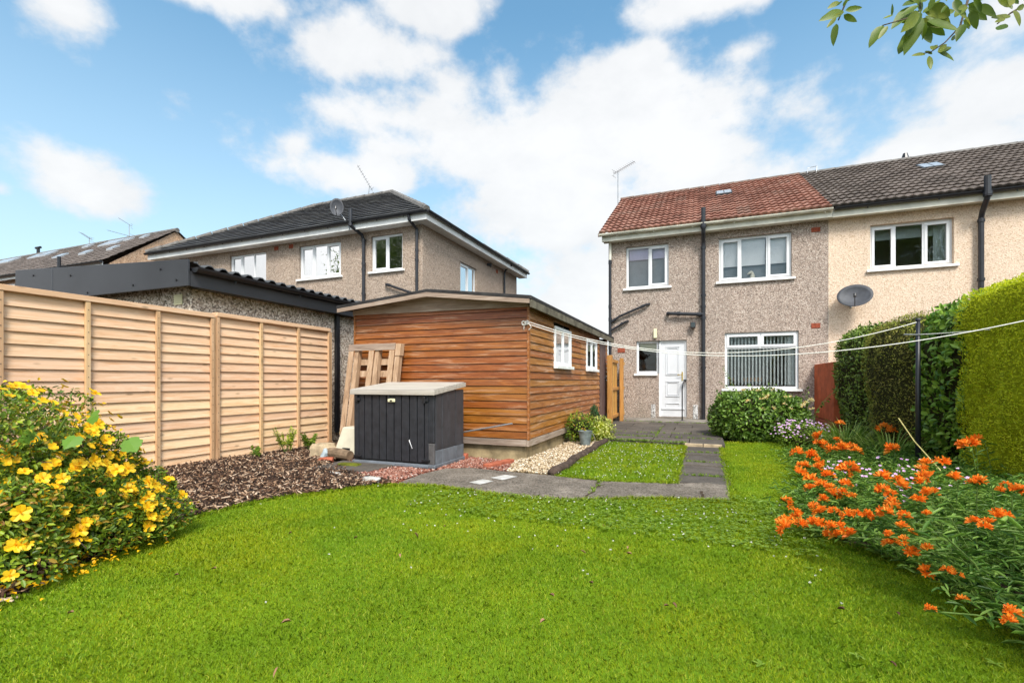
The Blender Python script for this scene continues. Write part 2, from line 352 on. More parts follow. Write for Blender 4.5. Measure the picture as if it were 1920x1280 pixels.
M['leaf_weed'] = leafmat('plantain_leaf', [(0, (.16, .27, .02)), (1, (.28, .38, .05))], .5, .3)
M['leaf_ger'] = leafmat('cranesbill_leaf', [(0, (.10, .19, .015)), (1, (.27, .38, .04))], .5, .3)
M['stem'] = plain('green_stem', (.12, .19, .04), .6, .3, var=.3, scale=20)
M['stem_dry'] = plain('dry_stem', (.42, .36, .14), .7, .2, var=.3, scale=20)
M['bark_t'] = plain('tree_bark', (.10, .075, .055), .9, .2, var=.5, scale=12, bmp=.01)
M['pet_y'] = leafmat('yellow_petal', [(0, (.86, .42, .005)), (.5, (.93, .54, .008)), (1, (.96, .66, .03))], .5, .3)
M['pet_o'] = leafmat('orange_petal', [(0, (.84, .17, .010)), (.5, (.93, .26, .016)), (1, (.96, .40, .05))], .5, .3)
M['pet_p'] = leafmat('pink_petal', [(0, (.62, .30, .60)), (1, (.82, .60, .80))], .5, .3)
M['pet_c'] = leafmat('cream_petal', [(0, (.80, .68, .28)), (.6, (.85, .78, .45)), (1, (.85, .50, .15))], .5, .3)
M['pet_w'] = leafmat('clover_petal', [(0, (.70, .68, .60)), (1, (.85, .84, .80))], .6, .2)

# ------------------------------------------------------------------ object helpers
ORG = {}
def tag(o, label=None, cat=None, group=None, kind=None):
    if label: o['label'] = label
    if cat: o['category'] = cat
    if group: o['group'] = group
    if kind: o['kind'] = kind
    return o
def thing(name, loc, label, cat, group=None):
    o = bpy.data.objects.new(name, None); COL.objects.link(o); o.location = loc; o.empty_display_size = .1
    ORG[o] = np.array(loc, float)
    return tag(o, label, cat, group)
def link(name, me, mat, parent=None, smooth=False, org=None):
    if mat is not None:
        for m in (mat if isinstance(mat, (list, tuple)) else [mat]): me.materials.append(m)
    if smooth: me.polygons.foreach_set('use_smooth', np.ones(len(me.polygons), bool))
    o = bpy.data.objects.new(name, me); COL.objects.link(o)
    if parent is not None:
        o.parent = parent; ORG[o] = ORG[parent]
    else:
        o.location = org if org is not None else (0, 0, 0)
        ORG[o] = np.array(org if org is not None else (0, 0, 0), float)
    return o
def npmesh(name, V, F, mat, parent=None, smooth=False, org=None):
    """V (n,3) world coordinates, F (m,k) same-size faces"""
    V = np.asarray(V, np.float32).copy()
    o0 = ORG[parent] if parent is not None else (org if org is not None else (0, 0, 0))
    V -= np.asarray(o0, np.float32)
    F = np.asarray(F, np.int32); m, k = F.shape
    me = bpy.data.meshes.new(name); me.vertices.add(len(V)); me.vertices.foreach_set('co', V.ravel())
    me.loops.add(m * k); me.loops.foreach_set('vertex_index', F.ravel())
    me.polygons.add(m); me.polygons.foreach_set('loop_start', np.arange(0, m * k, k, dtype=np.int32))
    try: me.polygons.foreach_set('loop_total', np.full(m, k, np.int32))
    except Exception: pass
    me.update(calc_edges=True); me.validate()
    return link(name, me, mat, parent, smooth, org)
class MB:
    def __init__(s): s.v = []; s.f = []
    def add(s, vs, fs):
        b = len(s.v); s.v += [tuple(map(float, p)) for p in vs]; s.f += [tuple(i + b for i in f) for f in fs]; return s
    def box(s, x0, x1, y0, y1, z0, z1):
        x0, x1 = sorted((x0, x1)); y0, y1 = sorted((y0, y1)); z0, z1 = sorted((z0, z1))
        return s.add([(x0, y0, z0), (x1, y0, z0), (x1, y1, z0), (x0, y1, z0), (x0, y0, z1), (x1, y0, z1), (x1, y1, z1), (x0, y1, z1)],
                     [(3, 2, 1, 0), (4, 5, 6, 7), (0, 1, 5, 4), (1, 2, 6, 5), (2, 3, 7, 6), (3, 0, 4, 7)])
    def hexa(s, p):
        return s.add(p, [(3, 2, 1, 0), (4, 5, 6, 7), (0, 1, 5, 4), (1, 2, 6, 5), (2, 3, 7, 6), (3, 0, 4, 7)])
    def prism(s, poly, a, b):
        """poly list of 3d points (planar), extruded from offset a to offset b"""
        n = len(poly); a = np.array(a, float); b = np.array(b, float); P = [np.array(q, float) for q in poly]
        return s.add([q + a for q in P] + [q + b for q in P],
                     [tuple(range(n))[::-1], tuple(range(n, 2 * n))] + [(i, (i + 1) % n, n + (i + 1) % n, n + i) for i in range(n)])
    def tube(s, pts, r, n=8, caps=True):
        pts = [Vector(p) for p in pts]; rs = r if isinstance(r, (list, tuple)) else [r] * len(pts)
        V = []; up = None
        for i, p in enumerate(pts):
            d = (pts[min(i + 1, len(pts) - 1)] - pts[max(i - 1, 0)]).normalized()
            if up is None: up = Vector((0, 0, 1)) if abs(d.z) < .9 else Vector((1, 0, 0))
            a = (up - d * up.dot(d)).normalized(); b = d.cross(a); up = a
            for k in range(n):
                t = 2 * math.pi * k / n; V.append(p + (a * math.cos(t) + b * math.sin(t)) * rs[i])
        F = []
        for i in range(len(pts) - 1):
            for k in range(n):
                F.append((i * n + k, i * n + (k + 1) % n, (i + 1) * n + (k + 1) % n, (i + 1) * n + k))
        if caps: F.append(tuple(range(n))[::-1]); F.append(tuple((len(pts) - 1) * n + k for k in range(n)))
        return s.add(V, F)
    def build(s, name, mat, parent=None, smooth=False, org=None, bevel=0.):
        o0 = ORG[parent] if parent is not None else (org if org is not None else (0, 0, 0))
        me = bpy.data.meshes.new(name)
        me.from_pydata([(x - o0[0], y - o0[1], z - o0[2]) for x, y, z in s.v], [], s.f); me.update()
        o = link(name, me, mat, parent, smooth, org)
        if bevel:
            m = o.modifiers.new('bevel', 'BEVEL'); m.width = bevel; m.segments = 2; m.limit_method = 'ANGLE'
        return o
def nrm(a): return a / np.maximum(np.linalg.norm(a, axis=-1, keepdims=True), 1e-9)
def leafarr(P, Dv, Nn, L, W, fold=.18, droop=.12, broad=.45):
    n = len(P); Dv = nrm(Dv); S = nrm(np.cross(Dv, Nn)); N2 = nrm(np.cross(S, Dv))
    L = np.broadcast_to(np.asarray(L, float), (n,))[:, None]; W = np.broadcast_to(np.asarray(W, float), (n,))[:, None]
    a, b = broad * .7, min(.9, broad * 1.55)
    V = np.stack([P, P + a * L * Dv + .46 * W * S + fold * W * N2, P + b * L * Dv + .42 * W * S + (fold * W - droop * .4 * L) * N2,
                  P + L * Dv - droop * L * N2,
                  P + b * L * Dv - .42 * W * S + (fold * W - droop * .4 * L) * N2, P + a * L * Dv - .46 * W * S + fold * W * N2], 1)
    i = np.arange(n)[:, None] * 6
    F = np.concatenate([i + np.array([[0, 1, 2, 3]]), i + np.array([[0, 3, 4, 5]])], 0)
    return V.reshape(-1, 3), F
def cat_arrs(L):
    V = []; F = []; b = 0
    for v, f in L: V.append(v); F.append(f + b); b += len(v)
    return np.concatenate(V), np.concatenate(F)
def rdir(n): return nrm(rng.normal(size=(n, 3)))
def pip(P, poly):
    x, y = P[:, 0], P[:, 1]; c = np.zeros(len(P), bool); n = len(poly)
    for i in range(n):
        x1, y1 = poly[i]; x2, y2 = poly[i - 1]
        m = (y1 > y) != (y2 > y)
        c ^= m & (x < (x2 - x1) * (y - y1) / ((y2 - y1) + 1e-12) + x1)
    return c
def scatter(poly, dens):
    p = np.array(poly); lo, hi = p.min(0), p.max(0); n = int(dens * np.prod(hi - lo))
    P = rng.uniform(lo, hi, (n, 2)); return P[pip(P, poly)]
def sheet(name, poly, z, mat, thick=0., **kw):
    m = MB()
    if thick: m.prism([(x, y, z) for x, y in poly], (0, 0, 0), (0, 0, -thick))
    else: m.add([(x, y, z) for x, y in poly], [tuple(range(len(poly)))])
    return m.build(name, mat, **kw)
def smoothpoly(pts, k=4, closed=True):
    out = []; n = len(pts)
    for i in range(n if closed else n - 1):
        p0, p1, p2, p3 = [np.array(pts[j % n if closed else min(max(j, 0), n - 1)], float) for j in (i - 1, i, i + 1, i + 2)]
        for t in np.linspace(0, 1, k, endpoint=False):
            out.append(tuple(.5 * ((2 * p1) + (-p0 + p2) * t + (2 * p0 - 5 * p1 + 4 * p2 - p3) * t * t + (-p0 + 3 * p1 - 3 * p2 + p3) * t ** 3)))
    if not closed: out.append(tuple(pts[-1]))
    return out

# ------------------------------------------------------------------ ground and surfaces
g = MB(); g.add([(-900, -900, -.03), (900, -900, -.03), (900, 900, -.03), (-900, 900, -.03)], [(0, 1, 2, 3)])
tag(g.build('ground', M['soil']), kind='structure')
LEFT_EDGE = smoothpoly([(-2.85, -.5), (-2.86, .5), (-2.9, 1.15), (-3.06, 1.44), (-3.16, 1.75), (-3.40, 2.17), (-3.46, 2.61), (-3.36, 3.02), (-3.16, 3.3), (-2.97, 3.62), (-2.76, 3.80)], 4, False)
PATH_EDGE = smoothpoly([(-2.76, 3.80), (-2.44, 3.91), (-2.08, 3.89), (-1.62, 3.82), (-.98, 3.91), (-.49, 4.16), (-.1, 4.26), (.22, 4.31)], 4, False)
RIGHT_EDGE = smoothpoly([(.28, 8.5), (1.15, 8.65), (1.27, 7.7), (1.19, 7.0), (1.05, 5.6), (.84, 4.4), (.66, 3.75), (.76, 3.5), (.94, 3.3), (1.06, 3.0), (1.12, 2.6), (1.2, 2.2), (1.45, 1.6), (1.8, .5), (2., -1)], 4, False)
LAWN = [(-2.85, -6), *LEFT_EDGE, *PATH_EDGE[1:], (.25, 5.14), (.28, 7.8), *RIGHT_EDGE, (2.2, -6)]
LAWN2 = [(-1.43, 4.84), (-1.39, 7.83), (-.24, 7.83), (-.24, 4.90), (-.6, 4.82), (-.91, 4.76)]
tag(sheet('lawn', LAWN, -.004, M['turf']), kind='structure')
tag(sheet('lawn', LAWN2, -.004, M['turf']), kind='structure')
ptop = [(-.24, 4.90), (-.6, 4.82), (-.91, 4.76), (-1.47, 4.83), (-2.0, 4.86), (-2.45, 4.92), (-2.72, 4.78), (-2.80, 4.4)]
path = list(PATH_EDGE) + [(.25, 5.14)] + ptop
p = sheet('concrete_path', path, .006, M['paving'], .05); tag(p, kind='structure')
# crack in the concrete and two pale repair strips
m = MB()
ck = [(-.93, 4.75), (-.95, 4.6), (-.90, 4.5), (-.94, 4.38), (-.90, 4.25), (-.93, 4.1), (-.91, 3.95)]
for (a, b) in zip(ck[:-1], ck[1:]): m.add([(a[0] - .012, a[1], .010), (a[0] + .010, a[1], .010), (b[0] + .012, b[1], .010), (b[0] - .008, b[1], .010)], [(0, 1, 2, 3)])
for (x, y) in [(.0, 4.5), (.01, 4.38)]: m.add([(x - .01, y, .010), (x + .012, y, .010), (x + .015, y + .13, .010), (x - .008, y + .13, .010)], [(0, 1, 2, 3)])
tag(m.build('path_crack', M['soil']), kind='structure')
m = MB(); m.add([(-2.02, 4.46, .011), (-1.86, 4.40, .011), (-1.78, 4.62, .011), (-1.93, 4.66, .011)], [(0, 1, 2, 3)])
m.add([(-2.12, 4.18, .011), (-1.98, 4.13, .011), (-1.92, 4.32, .011), (-2.06, 4.36, .011)], [(0, 1, 2, 3)])
tag(m.build('mortar_patch', M['stone_w']), kind='structure')
# slab path towards the house
m = MB(); y = 5.0
while y < 7.8:
    d = .44 if y > 5.3 else .62
    y1 = min(y + d, 7.82); dz = random.uniform(-.008, .008)
    m.hexa([(-.225, y + .012, -.06), (.27, y + .01, -.06), (.27, y1, -.06), (-.225, y1, -.06),
            (-.225, y + .012, .004 + dz), (.27, y + .01, .012 + dz), (.27, y1, .006 + dz), (-.225, y1, .0 + dz)]); y = y1
tag(m.build('slab_path', M['slab'], bevel=.006), kind='structure')
# patio of big slabs, its front edge of brick by the path
m = MB()
ys = [7.86, 8.5, 9.15, 9.8, 10.45, 11.1, 11.62]; xs0 = [-2.0, -1.4, -.75, -.18, .34]
for j in range(len(ys) - 1):
    xs = xs0 if j % 2 == 0 else [-2.0, -1.75, -1.1, -.5, .34]
    for i in range(len(xs) - 1):
        z = .05 + random.uniform(-.006, .006)
        m.box(xs[i] + .006, xs[i + 1] - .006, ys[j] + .006, ys[j + 1] - .006, -.04, z)
m.box(.35, 2.3, 10.3, 11.6, -.04, .03)
tag(m.build('patio', M['slab'], bevel=.006), kind='structure')
m = MB()
for i, x in enumerate([-.24, .03]): m.box(x, x + .26, 7.81, 7.855, -.03, .047)
tag(m.build('patio_edge', M['stone_t'], bevel=.008), kind='structure')
tag(MB().box(-1.75, .9, 11.64, 12.46, -.03, .082).build('back_step', M['concrete'], bevel=.01), kind='structure')

BARK = [(-5.62, .2), (-2.9, .2), *[q for q in LEFT_EDGE if q[1] > .2], (-2.78, 3.86), (-3.2, 4.0), (-3.65, 4.22), (-4.2, 4.5), (-4.4, 5.0), (-4.9, 5.6), (-5.55, 6.05), (-5.62, 5)]
REDS = [(-3.25, 3.95), (-2.8, 3.86), (-2.84, 4.5), (-2.66, 4.86), (-2.4, 4.96), (-1.98, 4.9), (-2.2, 5.5), (-2.95, 5.62), (-4.1, 5.62), (-4.1, 4.66), (-3.6, 4.3)]
GRAV = [(-2.0, 4.88), (-1.5, 4.86), (-1.49, 7.85), (-2.02, 7.9), (-2.06, 5.74), (-2.2, 5.55), (-2.05, 5.1)]
tag(sheet('soil_bed', BARK, -.010, M['soil']), kind='structure')
def chips(poly, dens, s, flat, z0=.0, heap=0.):
    P = scatter(poly, dens); n = len(P)
    S = np.stack([rng.uniform(*s[0], n), rng.uniform(*s[1], n), rng.uniform(*s[2], n)], 1) / 2
    q = rdir(n); ax = nrm(np.stack([rng.normal(size=n), rng.normal(size=n), rng.normal(size=n) * flat], 1))
    bx = nrm(np.cross(ax, nrm(np.stack([rng.normal(size=n) * flat, rng.normal(size=n) * flat, np.ones(n)], 1)))); cx = np.cross(ax, bx)
    z = z0 + rng.uniform(0, .02, n)
    if heap: z = z + heap * (.5 + .5 * np.sin(P[:, 0] * 2.1 + 1) * np.cos(P[:, 1] * 1.7))
    C = np.stack([P[:, 0], P[:, 1], z], 1)
    return C, S, ax, bx, cx
def boxchips(name, poly, dens, s, flat, mat, **kw):
    C, S, a, b, c = chips(poly, dens, s, flat, kw.pop('z0', 0.), kw.pop('heap', 0.)); n = len(C)
    cs = np.array([(-1, -1, -1), (1, -1, -1), (1, 1, -1), (-1, 1, -1), (-1, -1, 1), (1, -1, 1), (1, 1, 1), (-1, 1, 1)], float)
    V = (C[:, None] + cs[None, :, 0:1] * (S[:, 0:1] * a)[:, None] + cs[None, :, 1:2] * (S[:, 1:2] * b)[:, None] + cs[None, :, 2:3] * (S[:, 2:3] * c)[:, None])
    V += rng.normal(size=V.shape) * S.min(1)[:, None, None] * .25
    fq = np.array([(3, 2, 1, 0), (4, 5, 6, 7), (0, 1, 5, 4), (1, 2, 6, 5), (2, 3, 7, 6), (3, 0, 4, 7)])
    F = (np.arange(n)[:, None, None] * 8 + fq[None]).reshape(-1, 4)
    return npmesh(name, V.reshape(-1, 3), F, mat, **kw)
def pebbles(name, poly, dens, s, mat, **kw):
    C, S, a, b, c = chips(poly, dens, s, .3, kw.pop('z0', 0.), kw.pop('heap', 0.)); n = len(C)
    o = np.array([(1, 0, 0), (0, 1, 0), (-1, 0, 0), (0, -1, 0), (0, 0, 1), (0, 0, -1)], float)
    f = np.array([(0, 1, 4), (1, 2, 4), (2, 3, 4), (3, 0, 4), (1, 0, 5), (2, 1, 5), (3, 2, 5), (0, 3, 5)])
    # one midpoint subdivision pushed outward
    vs = [tuple(p) for p in o]; fs = []; mid = {}
    def md(i, j):
        k = tuple(sorted((i, j)))
        if k not in mid: mid[k] = len(vs); q = np.array(vs[i]) + np.array(vs[j]); vs.append(tuple(q / np.linalg.norm(q)))
        return mid[k]
    for x, y, z in f: p, q, r = md(x, y), md(y, z), md(z, x); fs += [(x, p, r), (p, y, q), (r, q, z), (p, q, r)]
    o = np.array(vs); f = np.array(fs); k = len(o)
    V = (C[:, None] + o[None, :, 0:1] * (S[:, 0:1] * a)[:, None] + o[None, :, 1:2] * (S[:, 1:2] * b)[:, None] + o[None, :, 2:3] * (S[:, 2:3] * c)[:, None])
    F = (np.arange(n)[:, None, None] * k + f[None]).reshape(-1, 3)
    return npmesh(name, V.reshape(-1, 3), F, mat, smooth=True, **kw)
tag(boxchips('bark_mulch', BARK, 1900, ((.018, .080), (.006, .017), (.003, .008)), .42, M['bark'], heap=.03), 'dark and pale bark chips spread between fence and lawn', 'bark chippings', kind='stuff')
tag(sheet('red_gravel_base', REDS, -.008, M['brick']), kind='structure')
tag(boxchips('red_chippings', REDS, 4200, ((.010, .028), (.008, .018), (.006, .012)), .5, M['redchip'], z0=-.004), 'small red stone chippings around the dark storage box', 'gravel', kind='stuff')
tag(sheet('gravel_base', GRAV, -.008, M['plinth']), kind='structure')
tag(pebbles('pebble_gravel', GRAV, 2600, ((.018, .042), (.014, .032), (.010, .022)), M['gravel'], z0=-.002, heap=.015), 'cream pebbles in the strip between shed and log edging', 'gravel', kind='stuff')

# ------------------------------------------------------------------ grass
def blades(P, L, Wd, lean=.5):
    n = len(P); d = nrm(np.stack([rng.normal(size=n) * lean, rng.normal(size=n) * lean, np.ones(n)], 1))
    t = rng.uniform(0, 2 * np.pi, n); s = np.stack([np.cos(t), np.sin(t), np.zeros(n)], 1)
    bend = np.stack([rng.normal(size=n), rng.normal(size=n), np.zeros(n)], 1) * .3
    B = np.stack([P[:, 0], P[:, 1], np.full(n, -.006)], 1); L = L[:, None]; Wd = Wd[:, None]
    V = np.stack([B - s * Wd / 2, B + s * Wd / 2, B + d * L * .6 + s * Wd * .35, B + (d * 1. + bend) * L, B + d * L * .6 - s * Wd * .35], 1)
    i = np.arange(n)[:, None] * 5
    return V.reshape(-1, 3), i + np.array([[0, 1, 2, 3, 4]])
cells = []
def cam_d(P): return np.hypot(P[:, 0], P[:, 1])
def inview(P):
    c, s = math.cos(THETA), math.sin(THETA)
    f = -s * P[:, 0] + c * P[:, 1]; r = c * P[:, 0] + s * P[:, 1]
    return (f > -1) & (np.abs(r) < 1.4 * (f + 1) + 1.2)
P = scatter(LAWN, 34000); P = P[inview(P)]; d = cam_d(P)
keep = rng.uniform(size=len(P)) < np.clip(1.15 * (2.0 / np.maximum(d, 1.)) ** 1.35, .10, 1) ; P = P[keep]; d = d[keep]
nz = np.array([mnoise.noise((x * 1.3, y * 1.3, 0)) for x, y in P])
cells.append(blades(P, rng.uniform(.010, .022, len(P)) * (1 + .4 * nz), np.clip(.00135 * d ** .95, .0017, .010), .5))
P = scatter(LAWN2, 4500); d = cam_d(P)
cells.append(blades(P, rng.uniform(.02, .04, len(P)), np.clip(.0017 * d ** .85, .002, .011), .55))
# longer fringe along the cut edges
def along(line, n, j):
    q = np.array(line); k = rng.integers(0, len(q) - 1, n); t = rng.uniform(size=n)[:, None]
    return q[k] * (1 - t) + q[k + 1] * t + rng.normal(size=(n, 2)) * j
for line, n in ((PATH_EDGE, 5000), (LEFT_EDGE, 6000), (RIGHT_EDGE, 5000), ([(-1.43, 4.84), (-1.39, 7.8)], 2500), ([(-.24, 4.9), (-.24, 7.8)], 1600), ([(-1.43, 4.84), (-.91, 4.76), (-.24, 4.9)], 1500), ([(.25, 4.4), (.28, 7.8)], 1800), ([(-1.4, 7.83), (-.24, 7.83)], 1000)):
    P = along(line, n, .02); d = cam_d(P); cells.append(blades(P, rng.uniform(.02, .05, len(P)), np.clip(.0017 * d ** .85, .002, .009), .7))
V, F = cat_arrs(cells)
tag(npmesh('lawn_grass', V, F, M['grass']), 'short mown bright green lawn grass', 'grass', kind='stuff')
# clover: leaflets and little white heads
def clover():
    A = []; H = []
    for poly, dens, cond in ((LAWN, 55, True), (LAWN2, 85, False)):
        P = scatter(poly, dens)
        if cond: P = P[(P[:, 1] > 1.3) & (rng.uniform(size=len(P)) < np.clip(.03 + .8 * np.exp(-((P[:, 1] - 3.7) / .75) ** 2) * (P[:, 0] > -2.2) * (P[:, 0] < .6), 0, 1))]
        H.append(P)
    H = np.concatenate(H); n = len(H); C = np.column_stack([H, rng.uniform(.022, .042, n)])
    for k in range(7):
        dr = rdir(n); dr[:, 2] = np.abs(dr[:, 2]) + .2
        A.append(leafarr(C, dr, rdir(n), rng.uniform(.005, .010, n), .006))
    tag(npmesh('clover_flowers', *cat_arrs(A), M['pet_w']), 'tiny white clover heads dotted through the lawn', 'clover flowers', kind='stuff')
    A = []
    P = scatter([(-2.2, 3.2), (.6, 3.1), (1.0, 4.2), (.25, 4.5), (-.1, 4.2), (-1., 3.86), (-2.4, 3.85)], 900); n = len(P)
    P2 = scatter(LAWN2, 260); P = np.concatenate([P, P2]); n = len(P)
    C = np.column_stack([P, rng.uniform(.015, .032, n)])
    for k in range(3):
        t = rng.uniform(0, 6.28, n) if k == 0 else t + 2.09
        dr = np.stack([np.cos(t), np.sin(t), rng.uniform(0, .4, n)], 1)
        A.append(leafarr(C, dr, np.tile([0, 0, 1.], (n, 1)), rng.uniform(.010, .017, n), .013, .1, .05, .6))
    tag(npmesh('clover_leaves', *cat_arrs(A), M['leaf_ger']), 'round clover leaves mixed into the lawn', 'clover', kind='stuff')
clover()
# fallen leaves and petals
P = scatter([(-2.6, 1.1), (-2.9, 2.8), (-1, 3.4), (1, 2.9), (1, 1.3)], 4.2); n = len(P)
C = np.column_stack([P, rng.uniform(.03, .045, n)]); dr = rdir(n); dr[:, 2] *= .2
v, f = leafarr(C, dr, np.tile([0, 0, 1.], (n, 1)), rng.uniform(.018, .045, n), rng.uniform(.008, .016, n), .5, .2)
tag(npmesh('fallen_leaves', v, f, M['deadleaf']), 'small dry brown leaves lying on the lawn', 'fallen leaves', kind='stuff')
P = along([(-2.9, .9), (-3.02, 1.35), (-3.12, 1.7), (-3.38, 2.2)], 260, .085); n = len(P)
C = np.column_stack([P, rng.uniform(.025, .045, n)]); dr = rdir(n); dr[:, 2] *= .3
v, f = leafarr(C, dr, np.tile([0, 0, 1.], (n, 1)) + rng.normal(size=(n, 3)) * .3, rng.uniform(.018, .032, n), rng.uniform(.014, .02, n), .3, .2)
tag(npmesh('fallen_petals', v, f, M['pet_y']), 'yellow and orange petals fallen on the grass under the yellow shrub', 'fallen petals', kind='stuff')

P = np.concatenate([along([(-1.9, 8.5), (.3, 8.5)], 60, .01), along([(-1.9, 9.15), (.3, 9.15)], 50, .01), along([(-.75, 8.6), (-.75, 10.4)], 30, .01), along([(-1.9, 7.86), (-.2, 7.85)], 160, .02), along([(-.22, 5.4), (.27, 5.4)], 25, .008), along([(-.22, 6.3), (.27, 6.3)], 25, .008), along([(-.22, 7.15), (.27, 7.15)], 25, .008), along(ck, 16, .006), along([(-1.7, 11.62), (.5, 11.62)], 60, .012)])
n = len(P); C = np.repeat(np.column_stack([P, np.where(P[:, 1] > 7.8, .045, .0)]), 6, 0); n = len(C); dr = rdir(n) * .8; dr[:, 2] = np.abs(dr[:, 2]) + .3
v, f = leafarr(C, dr, rdir(n), rng.uniform(.015, .05, n), rng.uniform(.004, .010, n)); tag(npmesh('joint_weeds', v, f, M['leaf_ger']), 'tufts of green weed growing in the paving joints', 'weeds', kind='stuff')
P = scatter([(.2, 1.6), (1.2, 1.7), (1.0, 3.0), (.6, 3.6), (-.2, 3.4)], 6); C = np.repeat(np.column_stack([P, np.full(len(P), .008)]), 6, 0); n = len(C); a_ = rng.uniform(0, 6.28, n); dr = np.stack([np.cos(a_), np.sin(a_), rng.uniform(.15, .5, n)], 1)
v, f = leafarr(C, dr, np.tile([0, 0, 1.], (n, 1)), rng.uniform(.014, .032, n), rng.uniform(.007, .013, n), .1, .25); tag(npmesh('lawn_weeds', v, f, M['leaf_weed']), 'broad leaved weeds scattered in the lawn near the orange flowers', 'weeds', kind='stuff')

# ------------------------------------------------------------------ building helpers
def wall_holes(mb, o, A, Nn, L, z0, z1, holes, depth=.12):
    """wall face at origin o running along A, outward normal Nn, height z0..z1, holes (a0,a1,h0,h1)"""
    o = np.array(o, float); A = np.array(A, float); Nn = np.array(Nn, float); Z = np.array([0, 0, 1.])
    xs = sorted({0, L, *[h[0] for h in holes], *[h[1] for h in holes]}); zs = sorted({z0, z1, *[h[2] for h in holes], *[h[3] for h in holes]})
    pt = lambda a, z, d=0: o + A * a + Z * z - Nn * d
    for i in range(len(xs) - 1):
        for j in range(len(zs) - 1):
            cx, cz = (xs[i] + xs[i + 1]) / 2, (zs[j] + zs[j + 1]) / 2
            if any(h[0] < cx < h[1] and h[2] < cz < h[3] for h in holes): continue
            mb.add([pt(xs[i], zs[j]), pt(xs[i + 1], zs[j]), pt(xs[i + 1], zs[j + 1]), pt(xs[i], zs[j + 1])], [(0, 1, 2, 3)])
    for a0, a1, h0, h1 in holes:
        c = [(a0, h0), (a1, h0), (a1, h1), (a0, h1)]
        for k in range(4):
            p, q = c[k], c[(k + 1) % 4]
            mb.add([pt(*p), pt(*q), pt(*q, depth), pt(*p, depth)], [(3, 2, 1, 0)])
def fr(o, A, Nn):
    o = np.array(o, float); A = np.array(A, float); Nn = np.array(Nn, float)
    def bx(mb, a0, a1, d0, d1, z0, z1):     # d measured outward along the normal
        P = lambda a, d, z: o + A * a + Nn * d + np.array([0, 0, z])
        return mb.hexa([P(a0, d0, z0), P(a1, d0, z0), P(a1, d1, z0), P(a0, d1, z0), P(a0, d0, z1), P(a1, d0, z1), P(a1, d1, z1), P(a0, d1, z1)])
    return bx
def window(parent, bx, a0, a1, z0, z1, lights, opener=(), rec=.07, sill=True, sill_over=.07, top=None, fw=.055, room='room', roomd=1.6, blinds=None, label=None, glass='glass', mat='upvc', silld=.06, rooma=.25):
    """lights: relative widths; opener: indices with an extra sash; top: height of a row of top lights"""
    m = MB(); gl = MB(); sas = []; d0, d1 = -rec - .05, -rec
    bx(m, a0, a1, d0, d1, z1 - fw, z1); bx(m, a0, a1, d0, d1, z0, z0 + fw)
    bx(m, a0, a0 + fw, d0, d1, z0 + fw, z1 - fw); bx(m, a1 - fw, a1, d0, d1, z0 + fw, z1 - fw)
    tot = sum(lights); x = a0 + fw; W = (a1 - a0 - fw * 2); cells = []
    mw = fw * .8
    for i, l in enumerate(lights):
        x1 = x + W * l / tot
        cells.append((x + (mw / 2 if i else 0), x1 - (mw / 2 if i < len(lights) - 1 else 0)))
        if i < len(lights) - 1: bx(m, x1 - mw / 2, x1 + mw / 2, d0, d1 - .002, (z1 - top) if top else z0 + fw, z1 - fw)
        x = x1
    out = []
    if top:   # one wide light under a row of top lights
        bx(m, a0 + fw, a1 - fw, d0, d1 - .004, z1 - top - mw, z1 - top)
        m2 = MB(); v0 = len(m.v)
        out = [(c[0], c[1], z1 - top, z1 - fw) for c in cells] + [(a0 + fw, a1 - fw, z0 + fw, z1 - top - mw)]
        op = set(range(len(cells)))
    else:
        out = [(c[0], c[1], z0 + fw, z1 - fw) for c in cells]; op = set(opener)
    for i, (p, q, s, t) in enumerate(out):
        if i in op:
            e = .042; sa = MB(); sas.append(sa)
            bx(sa, p - .01, q + .01, d1 - .02, d1 + .014, t - e, t + .01); bx(sa, p - .01, q + .01, d1 - .02, d1 + .014, s - .01, s + e)
            bx(sa, p - .01, p + e, d1 - .02, d1 + .014, s + e, t - e); bx(sa, q - e, q + .01, d1 - .02, d1 + .014, s + e, t - e)
        bx(gl, p - .004, q + .004, d0 + .024, d0 + .030, s - .004, t + .004)
    wn = m.build('window', M[mat], parent, bevel=.004)
    if label: wn['label'] = label
    for sa in sas: sa.build('sash', M[mat], wn, bevel=.004)
    gl.build('pane', M[glass], wn)
    if sill:
        s = MB(); bx(s, a0 - sill_over, a1 + sill_over, -rec - .02, silld, z0 - .055, z0 - .003); s.build('sill', M['sill'], wn, bevel=.006)
    if room:
        r = MB(); bx(r, a0 - rooma, a1 + rooma, -rec - .14 - roomd, -rec - .14, z0 - .4, z1 + .15)
        r.f = [f for k, f in enumerate(r.f) if True]
        # drop the face nearest the glass
        nf = []
        for f in r.f:
            c = np.mean([r.v[i] for i in f], axis=0); nf.append((f, c))
        # nearest face = the one whose centre lies on d = -rec-.14 plane
        probe = MB(); bx(probe, a0 - rooma, a1 + rooma, -rec - .14, -rec - .1399, z0 - .4, z1 + .15); pc = np.mean(probe.v, axis=0)
        r.f = [f for f, c in nf if np.linalg.norm(c - pc) > .01]
        r.build('room', M[room], wn)
    if blinds: blinds(bx, wn, a0, a1, z0, z1, -rec - .09, out)
    return wn
